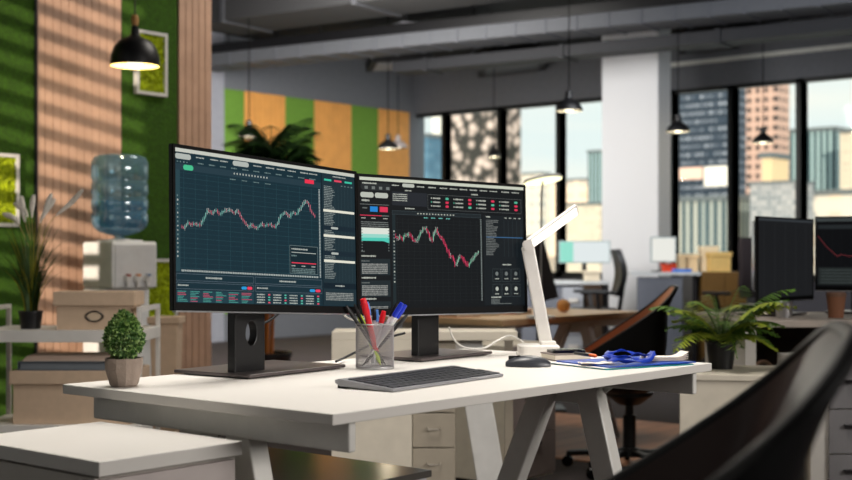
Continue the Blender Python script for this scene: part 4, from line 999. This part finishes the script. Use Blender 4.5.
# wooden topped desk further back
C_ = at(645, 311, z=.70)
desk('office_desk', 'wood topped white legged desk behind the lamp, papers and glowing disc light on it', C_.x - 1.3, C_.x, C_.y, C_.y + .75, .70, .03, .12, top=mat('warm_wood_top', (224, 190, 150), .4, var=(4, .12)), m=mat('white_steel', (206, 204, 200), .5))
x0, y0 = 4.33, 3.22
t = thing('drawer_pedestal', 'cream drawer unit with bar handles under the wood topped desk', 'cabinet', (x0, y0, 0))
MB().box((0, 0, .04), (.36, .42, .62)).build('carcass', M_cream, t, bevel=.001)
for i in range(3):
    z1 = .615 - i * .19; q = MB().box((.003, -.014, z1 - .185), (.357, 0, z1)).build('drawer', mat('pinkish_grey_drawer', (140, 128, 124), .5), t, bevel=.001)
    MB().box((.13, -.03, z1 - .05), (.23, -.014, z1 - .036)).build('handle', M_dark, q)
# small things on the wood desk
rn = random.Random(4)
for i, (px, py, c, lab) in enumerate(((470, 314, (222, 116, 60), 'orange notebook on the wooden desk under the second screen'), (500, 315, (214, 190, 150), 'beige pad on the wooden desk under the second screen'), (524, 312, (190, 70, 60), 'red brown book on the wooden desk beside the lamp stem'))):
    p = at(px, py, z=.762); p.y = min(max(p.y, 3.05), 3.68); p.x = min(max(p.x, 4.3), 5.1)
    t = thing('notebook', lab, 'book', (C_.x - 1.15 + i * .22, C_.y + .4 + (i % 2) * .04, .7005), rn.uniform(-.4, .4)); MB().box((-.075, -.1, 0), (.075, .1, .003)).box((-.075, -.1, .017), (.075, .1, .02)).build('cover', mat('cover_%d' % i, c, .6), t); MB().box((-.072, -.098, .003), (.072, .098, .017)).build('pages', M_cream, t)
p = at(565, 303, Z=5.7); t = thing('orange_fruit', 'small orange fruit on the wooden desk near the lamp', 'fruit', (C_.x - .42, C_.y + .25, .7005))
MB().lathe([(0, 0), (.02, .004), (.034, .02), (.037, .035), (.033, .052), (.018, .067), (0, .066)], 24).build('fruit_body', mat('orange_peel', (226, 160, 90), .6, bump=(200, .4)), t, True)
MB().lathe([(0, .066), (.004, .066), (.003, .072), (0, .073)], 8).build('stalk', M_leaf, t)
# disc desk light
p = at(543, 181, Z=6.1); q0 = Vector((C_.x - 1.0, C_.y + .35, .7005)); q0 = at(541, 300, Z=6.15); q0.z = .7005
t = thing('desk_lamp', 'round flat glowing disc lamp on a thin stem above the wood desk', 'lamp', q0); pl = p - q0
MB().lathe([(0, 0), (.07, 0), (.07, .012), (.01, .02), (0, .02)], 24).build('lamp_base', Mw, t)
MB().tube([(0, 0, .015), (0, 0, .3), (pl.x * .3, pl.y * .3, pl.z * .9), (pl.x, pl.y, pl.z + .02)], .005, 8).build('stem', M_silver, t, True)
TM = Matrix.Translation(pl) @ Matrix.Rotation(FR, 4, 'Z') @ Matrix.Rotation(R(-9), 4, 'Y') @ Matrix.Rotation(R(-8), 4, 'X')
MB().lathe([(.092, 0), (.096, .006), (.09, .014), (0, .018)], 40, M=TM).build('lamp_head', Mw, t, True)
MB().lathe([(0, -.002), (.0915, -.002), (.0915, .0)], 40, M=TM).build('glow_disc', emis((255, 250, 196), 2.0), t)

# ------------------------------------------------------------------ planter cabinet, fern
PF = R(YAW - 11)
b0 = at(680, 376, Z=4.3); b0.z = 0
t = thing('low_cabinet', 'cream low cabinet carrying the fern behind the desk corner', 'cabinet', b0, PF)
hz = at(680, 374, Z=4.3).z
MB().box((0, 0, 0), (.40, .40, hz - .02)).build('carcass', M_cream, t, bevel=.001)
MB().box((-.004, -.006, hz - .02), (.404, .405, hz)).build('top_panel', M_cream, t, bevel=.002)
def fern(name, lab, loc, n, Lr, potr, poth, seed, mats, droop=.8, rise=.5, cat='plant', leafw=.012):
    t = thing(name, lab, cat, loc); rn = random.Random(seed)
    MB().lathe([(potr * .78, 0), (potr, poth * .9), (potr * 1.05, poth * .92), (potr * 1.05, poth), (potr * .93, poth), (potr * .9, poth * .88), (0, poth * .88)], 28).build('pot', M_black, t)
    MB().lathe([(0, poth * .86), (potr * .92, poth * .89), (0, poth * .93)], 16).build('soil', M_soil, t)
    mb = MB()
    for i in range(n):
        a = rn.uniform(0, 2 * PI); L = rn.uniform(*Lr); up = rn.uniform(rise * .5, rise * 1.3); P = []
        for k in range(13):
            u = k / 12; P.append(Vector((math.cos(a) * L * u, math.sin(a) * L * u, poth * .9 + L * (up * u * 2 - droop * u * u * 1.15))))
        mb.blade(P, [.003] * 13, (-math.sin(a), math.cos(a), 0), 0)
        sd = Vector((-math.sin(a), math.cos(a), 0)); mi = 0 if rn.random() < .65 else 1
        for k in range(2, 26):
            u = k / 26; q = P[int(u * 12)].lerp(P[min(12, int(u * 12) + 1)], u * 12 % 1); ll = L * .26 * math.sin(PI * min(1, u * .93 + .1)) ** .7
            for s in (-1, 1):
                tip = q + sd * s * ll + Vector((math.cos(a) * ll * .35, math.sin(a) * ll * .35, -ll * .25 + rn.uniform(-.01, .01))); w = Vector((math.cos(a), math.sin(a), 0)) * leafw * .5
                mb.add([q - w, q + w, q.lerp(tip, .6) + w * .9, tip, q.lerp(tip, .6) - w * .7], [(0, 1, 2, 3, 4)], mi)
    mb.build('fronds', mats, t); return t
fl_ = [mat('fern_green', (84, 120, 40), .55, var=(12, .25)), mat('fern_light', (156, 170, 52), .5, var=(12, .25))]
fp = at(721, 371, Z=4.5); fern('potted_fern', 'leafy green fern in a black pot on the cream cabinet', (fp.x, fp.y, hz + .0005), 46, (.14, .27), .052, .100, 5, fl_, rise=.62, droop=.72)

# ------------------------------------------------------------------ second workstation at the frame edge
sd0 = at(742, 326, Z=4.75); sd0.z = 0
t = thing('office_desk', 'white desk with dark computer screens and a paper cup, beyond the big chair', 'desk', sd0, FR)
MB().box((-.02, 0, .735), (1.3, .75, .76)).build('tabletop', mat('warm_grey_desktop', (176, 164, 154), .5), t, bevel=.002)
MB().box((.02, .03, 0), (.06, .72, .735)).build('leg', M_white, t); MB().box((1.2, .03, 0), (1.24, .72, .735)).build('leg', M_white, t)
MB().box((.06, .68, .40), (1.2, .70, .735)).build('modesty_panel', mat('dark_brown_panel', (60, 48, 44), .7), t)
t = thing('drawer_pedestal', 'grey fronted white drawer unit under the far desk, half hidden by the big chair', 'cabinet', at(828, 400, Z=4.42).to_2d().to_3d(), FR)
MB().box((-.06, .0, 0), (.42, .42, .635)).build('carcass', M_white, t, bevel=.001)
for i in range(4):
    z1 = .625 - i * .155; q = MB().box((.0, -.014, z1 - .15), (.41, 0, z1)).build('drawer', mat('grey_drawer_front', (124, 122, 124), .5), t, bevel=.001)
    MB().box((.05, -.03, z1 - .06), (.15, -.014, z1 - .05)).build('handle', M_dark, q)
def ui_dim(w, h):
    s = UI(w, h); s.r(0, 0, 1, 1, (28, 29, 31), 0); s.r(0, 0, 1, .03, (52, 56, 60), 1)
    for i in range(5): s.r(.1 + i * .19, .05, .104 + i * .19, .97, (44, 46, 48), 2)
    for i in range(6): s.r(.03, .12 + i * .14, .97, .123 + i * .14, (26, 28, 30), 2)
    return s
def ui_red(w, h):
    s = UI(w, h); s.r(0, 0, 1, 1, (14, 15, 17), 0); s.r(0, 0, 1, .05, (60, 66, 66), 1); s.r(.02, .10, .98, .16, (36, 40, 42), 1)
    for i in range(8): s.r(.08 + i * .11, .18, .082 + i * .11, .68, (28, 30, 32), 2)
    s.line([(.02, .26), (.12, .42), (.2, .50), (.25, .56), (.3, .53), (.4, .56), (.5, .52), (.62, .44), (.75, .5), (.9, .38)], (130, 52, 58), .005, 4)
    s.r(.02, .72, .98, .97, (34, 38, 38), 1)
    for j in range(5): s.text(.05, .76 + j * .045, .85, (64, 72, 70), .018)
    return s
def place_monitor(lab, TL, TR, Z0, Z1, h, ui, zb, grp=None, standoff=.06, **k):
    a = at(*TL, Z=Z0); b = at(*TR, Z=Z1); d = b - a; w = math.hypot(d.x, d.y); yaw = math.degrees(math.atan2(d.y, d.x)); top = (a.z + b.z) / 2
    c = (a + b) / 2; c.z = top - h / 2
    n_ = Vector((-d.y, d.x, 0)).normalized()
    base = Vector((c.x, c.y, zb)) + n_ * (.045 + .015)
    return monitor(lab, base, yaw, c, yaw, 0, 0, w, h, ui, bw=.26, bd=.19, neckw=.06, group=grp, **k)
place_monitor('dark reflective monitor turned sideways beside a paper cup', (757, 214), (813, 221), 4.95, 5.38, .335, ui_dim, .76)
place_monitor('dark monitor with a thin red chart line at the frame edge', (815, 219), (902, 213), 5.38, 5.25, .31, ui_red, .76)
# back of a third screen just behind
a = at(755, 232, Z=5.7); t = thing('computer_monitor', 'narrow dark screen edge peeking out behind the sideways monitor', 'monitor', (a.x, a.y, .76), FR + R(-12))
MB().box((.0, 0, .08), (.012, .30, .40)).build('housing', M_black, t); MB().box((-.003, .01, .09), (0, .29, .39)).build('screen', mat('dead_screen', (14, 14, 16), .2), t)
MB().box((.012, .12, .02), (.03, .18, .26)).build('neck', M_black, t); MB().box((-.06, .04, 0), (.1, .26, .02)).build('base', M_black, t)
# cup
p = at(836, 318, Z=4.95); t = thing('paper_cup', 'brown paper cup on the desk below the red chart monitor', 'cup', (p.x, p.y, .7605))
MB().lathe([(.028, 0), (.036, .085), (.034, .085), (.026, .004), (0, .004)], 28).build('cup_body', mat('kraft_cup', (138, 92, 66), .7), t, True)
MB().lathe([(.0372, .083), (.039, .088), (.037, .098), (.033, .1), (0, .098)], 28).build('lid', mat('taupe_lid', (120, 88, 70), .5), t, True)
for px, lab in ((784, 'small steel cup standing below the sideways monitor'),):
    p = at(px, 316, Z=5.0); t = tag(MB().lathe([(.03, 0), (.034, .06), (.032, .062), (.028, .004), (0, .004)], 24).build('steel_cup', M_silver, None, True, loc=(p.x, p.y, .7605)), lab, 'cup')
# wire baskets under the desk
for px, dx, lab in ((757, 0, 'dark woven basket on the floor level under the far desk, beside the fern'), (790, 0, 'dark woven basket with an arched handle next to the first basket')):
    p = at(px, 372, Z=4.95); t = thing('storage_basket', lab, 'basket', (p.x, p.y, 0), FR)
    MB().box((-.058, -.1, .0), (.058, .1, .5)).build('basket_body', mat('dark_wicker', (48, 36, 32), .8, bump=(60, .8)), t, bevel=.01)
    MB().tube([(.054 * math.cos(PI * k / 14), -.09, .5 + .10 * math.sin(PI * k / 14)) for k in range(15)], .007, 8).build('handle', mat('tan_handle', (170, 140, 120), .6), t, True)

# ------------------------------------------------------------------ far desks near the windows
def fth(name, lab, cat, px, Z, z=0, rz=FR, grp=None): p = at(px, 200, Z=Z); return thing(name, lab, cat, (p.x, p.y, z), rz, grp)
S = lambda n_, Z: n_ / FPX * Z      # pixel count to metres at distance Z
# desk B with grey front, white monitor
Z = 12.0; zt = 1 - S(16, Z)
t = fth('office_desk', 'grey fronted desk by the windows, white screen and boxes on it', 'desk', 636, Z)
MB().box((-.05, 0, zt - .03), (.61, .6, zt)).build('tabletop', mat('pale_desktop', (196, 200, 202), .5), t)
MB().box((.02, .03, 0), (.44, .07, zt - .05)).build('front_panel', mat('slate_panel', (104, 108, 118), .7), t); MB().box((.54, .05, 0), (.58, .55, zt - .03)).build('leg', M_dark, t)
def plain_monitor(lab, px0, px1, py0, py1, Z, zb, col, emit, extra=None):
    w = S(px1 - px0, Z); a = at(px0, py0, Z=Z); z1, z0 = 1 + (HY - py0) / FPX * Z, 1 + (HY - py1) / FPX * Z
    t = thing('computer_monitor', lab, 'monitor', (a.x, a.y, zb), FR)
    MB().box((-.012, 0, z0 - zb - .012), (w + .012, .03, z1 - zb + .012)).build('housing', mat('light_monitor_shell', (150, 166, 168), .5), t)
    MB().box((0, -.003, z0 - zb), (w, 0, z1 - zb)).build('screen', emis(col, emit), t)
    if extra: MB().box((0, -.006, z0 - zb), (w * extra[0], -.003, z1 - zb)).build('screen_side_panel', emis(extra[1], 1.), t)
    MB().box((w / 2 - .02, .03, .0), (w / 2 + .02, .05, z0 - zb + .05)).box((w / 2 - .02, .0, .0), (w / 2 + .02, .03, z0 - zb - .012)).build('neck', M_dark, t); MB().box((w / 2 - .1, -.05, 0), (w / 2 + .1, .12, .012)).build('base', M_dark, t)
plain_monitor('small white screen on the grey fronted desk by the column', 652, 675, 238, 261, 12.2, zt, (234, 234, 226), 1.)
def simple_box(name, lab, cat, px0, px1, py0, py1, Z, zb, c, dep=.2, lid=True, top=None):
    w = S(px1 - px0, Z); a = at(px0, 200, Z=Z); h = (1 + (HY - py0) / FPX * Z) - zb
    t = thing(name, lab, cat, (a.x, a.y, zb), FR); m_ = mat('col_%d_%d_%d' % c, c, .7)
    MB().box((0, 0, 0), (w, dep, h * (.78 if lid else 1))).build(name + '_body', m_, t, bevel=.004)
    if lid: MB().box((-.01, -.01, h * .76), (w + .01, dep + .01, h)).build('lid', m_, t, bevel=.004)
    return t
simple_box('storage_box', 'red box below the small white screen', 'box', 664, 676, 264, 271, 12.04, zt, (214, 66, 34), .15)
simple_box('document_tray', 'bright blue tray on the front of the grey desk', 'tray', 672, 692, 269, 273, 12.02, zt + .0005, (36, 120, 220), .09, False)
simple_box('storage_box', 'slim cream box beside the red one on the grey desk', 'box', 679, 686, 254, 272, 12.3, zt, (240, 214, 170), .12)
simple_box('storage_box', 'slim cream box standing in the middle of the grey desk', 'box', 688, 698, 254, 272, 12.3, zt, (232, 206, 164), .12)
simple_box('cardboard_box', 'pale tall carton behind the yellow tan carton near the window', 'box', 702, 718, 246, 272, 12.32, zt, (232, 216, 184), .15)
simple_box('cardboard_box', 'yellow tan carton on the far desk next to the dark office chair', 'box', 711, 731, 252, 272, 12.08, zt, (226, 190, 116), .2)
t = fth('side_cabinet', 'dark ochre brown cabinet under the cartons by the window', 'cabinet', 702, 12.0, 0)
MB().box((0, 0, 0), (.42, .5, zt)).build('carcass', mat('ochre_brown_wood', (104, 74, 26), .6), t, bevel=.005); MB().box((.01, -.015, .05), (.205, 0, zt - .04)).build('door', mat('ochre_brown_wood', (104, 74, 26)), t); MB().box((.215, -.015, .05), (.41, 0, zt - .04)).build('door', mat('ochre_brown_wood', (104, 74, 26)), t)
# office chair builder
def office_chair(lab, px, Z, rz, back_h=.42, grp=None, c=M_black):
    t = fth('office_chair', lab, 'chair', px, Z, 0, rz, grp)
    MB().prism(rounded(.48, .46, .12, 6), .46, .53).build('seat', c, t, True, bevel=.015)
    mb = MB(); n = 10; v = []; f = []
    for s_ in (0, .05):
        for i in range(n + 1):
            for j in range(7):
                u = i / n; y = (j / 6 - .5) * .42 * (1 - .25 * abs(2 * u - 1) ** 3); v.append((.22 + s_ + .06 * math.sin(PI * u) + (y * y) * -.6, y, .64 + back_h * u))
    N = (n + 1) * 7
    for i in range(n):
        for j in range(6): q = (i * 7 + j, i * 7 + j + 1, (i + 1) * 7 + j + 1, (i + 1) * 7 + j); f += [q, tuple(N + k for k in reversed(q))]
    for i in range(n): f += [(i * 7, (i + 1) * 7, N + (i + 1) * 7, N + i * 7), (i * 7 + 6, N + i * 7 + 6, N + (i + 1) * 7 + 6, (i + 1) * 7 + 6)]
    for j in range(6): f += [(j, N + j, N + j + 1, j + 1), (n * 7 + j, n * 7 + j + 1, N + n * 7 + j + 1, N + n * 7 + j)]
    mb.add(v, f).build('backrest', c, t, True)
    MB().bar((.26, 0, .48), (.30, 0, .74), .07, .03, 0, (0, 1, 0)).build('back_bracket', M_dark, t)
    for s in (-1, 1):
        MB().box((-.12, s * .27 - .03, .66), (.20, s * .27 + .03, .69)).build('armrest', M_black, t, bevel=.01)
        MB().bar((.03, s * .27, .66), (.05, s * .24, .50), .035, .03).build('arm_post', M_black, t)
    MB().lathe([(.028, .1), (.028, .3), (.018, .3), (.018, .46)], 14).build('gas_column', M_dark, t)
    for i in range(5):
        a = 2 * PI * i / 5; d = Vector((math.cos(a), math.sin(a), 0)); l = MB().bar(Vector((0, 0, .11)), d * .3 + Vector((0, 0, .07)), .04, .03, 0, (-d.y, d.x, 0)).build('leg', M_black, t)
        MB().lathe([(0, -.02), (.03, -.02), (.03, .02), (0, .02)], 12, M=Matrix.Translation((d.x * .3, d.y * .3, .031)) @ Matrix.Rotation(a, 4, 'Z') @ Matrix.Rotation(R(90), 4, 'X')).build('caster', M_black, l)
    return t
office_chair('slim black office chair seen from the side in front of the white column', 590, 11.6, FR + R(0))
office_chair('dark rounded office chair beside the tan carton near the window', 736, 11.3, FR + R(-60), .52, c=mat('charcoal_brown_fabric', (44, 36, 38), .8))
# desk A
Z = 12.2; zt = 1 - S(9, Z)
t = fth('office_desk', 'pale desk below the window carrying the teal and white screens', 'desk', 520, Z)
MB().box((0, 0, .73), (.86, .6, .76)).build('tabletop', mat('pale_desktop', (196, 200, 202)), t); MB().box((.02, .03, 0), (.42, .06, .73)).build('front_panel', mat('slate_panel', (104, 108, 118)), t)
MB().box((.82, .03, 0), (.85, .57, .73)).build('leg', M_dark, t)
plain_monitor('wide white screen with a teal block glowing before the window', 560, 609, 242, 262, 12.6, .7605, (226, 234, 234), 1., (.27, (150, 226, 206)))
t = fth('drawer_pedestal', 'white three drawer unit under the pale far desk', 'cabinet', 563, 12.1, 0)
MB().box((0, 0, 0), (S(20, 12.1), .45, .70)).build('carcass', mat('pale_grey_unit', (168, 172, 180), .5), t)
for i in range(3):
    q = MB().box((.005, -.015, .48 - i * .22), (S(20, 12.1) - .005, 0, .68 - i * .22)).build('drawer', mat('pale_grey_unit', (168, 172, 180)), t); MB().box((.05, -.03, .56 - i * .22), (.14, -.015, .60 - i * .22)).build('handle', M_white, q)
t = fth('side_cabinet', 'dark brown cabinet between the drawer unit and the black office chair', 'cabinet', 584.5, 12.15, 0)
MB().box((0, 0, 0), (S(18, 12.1), .4, .72)).build('carcass', mat('dark_walnut', (64, 46, 30), .6), t, bevel=.004); MB().box((.01, -.015, .03), (S(18, 12.1) - .01, 0, .70)).build('door', mat('dark_walnut', (64, 46, 30)), t)
simple_box('storage_box', 'low cream box on the dark brown far cabinet', 'box', 586, 600, 271, 280, 12.22, .7605, (226, 214, 190), .2)
# dark screen behind the white lamp
a = at(531, 226, Z=8.2); t = thing('computer_monitor', 'dark slanted screen edge behind the white lamp stem', 'monitor', (a.x + .06, a.y + .02, 0), FR)
MB().bar((0, 0, 1.14), (.11, .0, .72), .10, .03, 0, (1, 0, 0)).build('housing', M_dark, t); MB().box((.02, .03, 0), (.06, .06, .95)).build('stand', M_dark, t); MB().box((-.12, -.08, 0), (.2, .2, .02)).build('base', M_dark, t)

# tall palm by the green wall
pp = W(-1.10, 8.8)
t = thing('potted_palm', 'tall leafy palm standing in front of the green and orange wall', 'plant', pp)
MB().lathe([(.13, 0), (.17, .30), (.18, .31), (.18, .34), (.16, .34), (.155, .30), (0, .30)], 28).build('pot', M_dark, t)
MB().lathe([(0, .30), (.155, .31), (0, .33)], 16).build('soil', M_soil, t)
rn = random.Random(21); tr = MB(); mb = MB()
for i in range(5):
    a = rn.uniform(0, 2 * PI); tip = Vector((math.cos(a) * .12, math.sin(a) * .12, rn.uniform(1.45, 1.78))); tr.tube(smooth_path([(math.cos(a) * .04, math.sin(a) * .04, .3), (tip.x * .5, tip.y * .5, .9), tip], 5), .012, 8)
    for s_ in range(36):
        b = rn.uniform(0, 2 * PI); zz = rn.choice((rn.uniform(.3, .6), rn.uniform(.8, 1), 1)) ; o0 = Vector((tip.x * zz, tip.y * zz, .3 + (tip.z - .3) * zz)); L = rn.uniform(.16, .36); up = rn.uniform(.4, 1.4)
        P = [o0 + Vector((math.cos(b) * L * u, math.sin(b) * L * u, L * (up * u * 1.5 - 1.1 * u * u))) for u in [k / 8 for k in range(9)]]
        sd = Vector((-math.sin(b), math.cos(b), 0)); mb.blade(P, [.005] * 9, sd)
        for k in range(1, 17):
            u = k / 17; q = P[int(u * 8)].lerp(P[min(8, int(u * 8) + 1)], u * 8 % 1); ll = .15 * math.sin(PI * min(1, u * .9 + .1))
            for s in (-1, 1):
                e = q + sd * s * ll * .8 + Vector((math.cos(b) * ll * .7, math.sin(b) * ll * .7, -ll * .35)); w = Vector((math.cos(b), math.sin(b), 0)) * .008
                mb.add([q - w, q + w, q.lerp(e, .5) + w * 1.3, e, q.lerp(e, .5) - w], [(0, 1, 2, 3, 4)])
tr.build('trunk', mat('orange_brown_trunk', (176, 104, 44), .7), t, True); mb.build('fronds', mat('palm_green', (52, 88, 40), .55, var=(8, .3)), t)
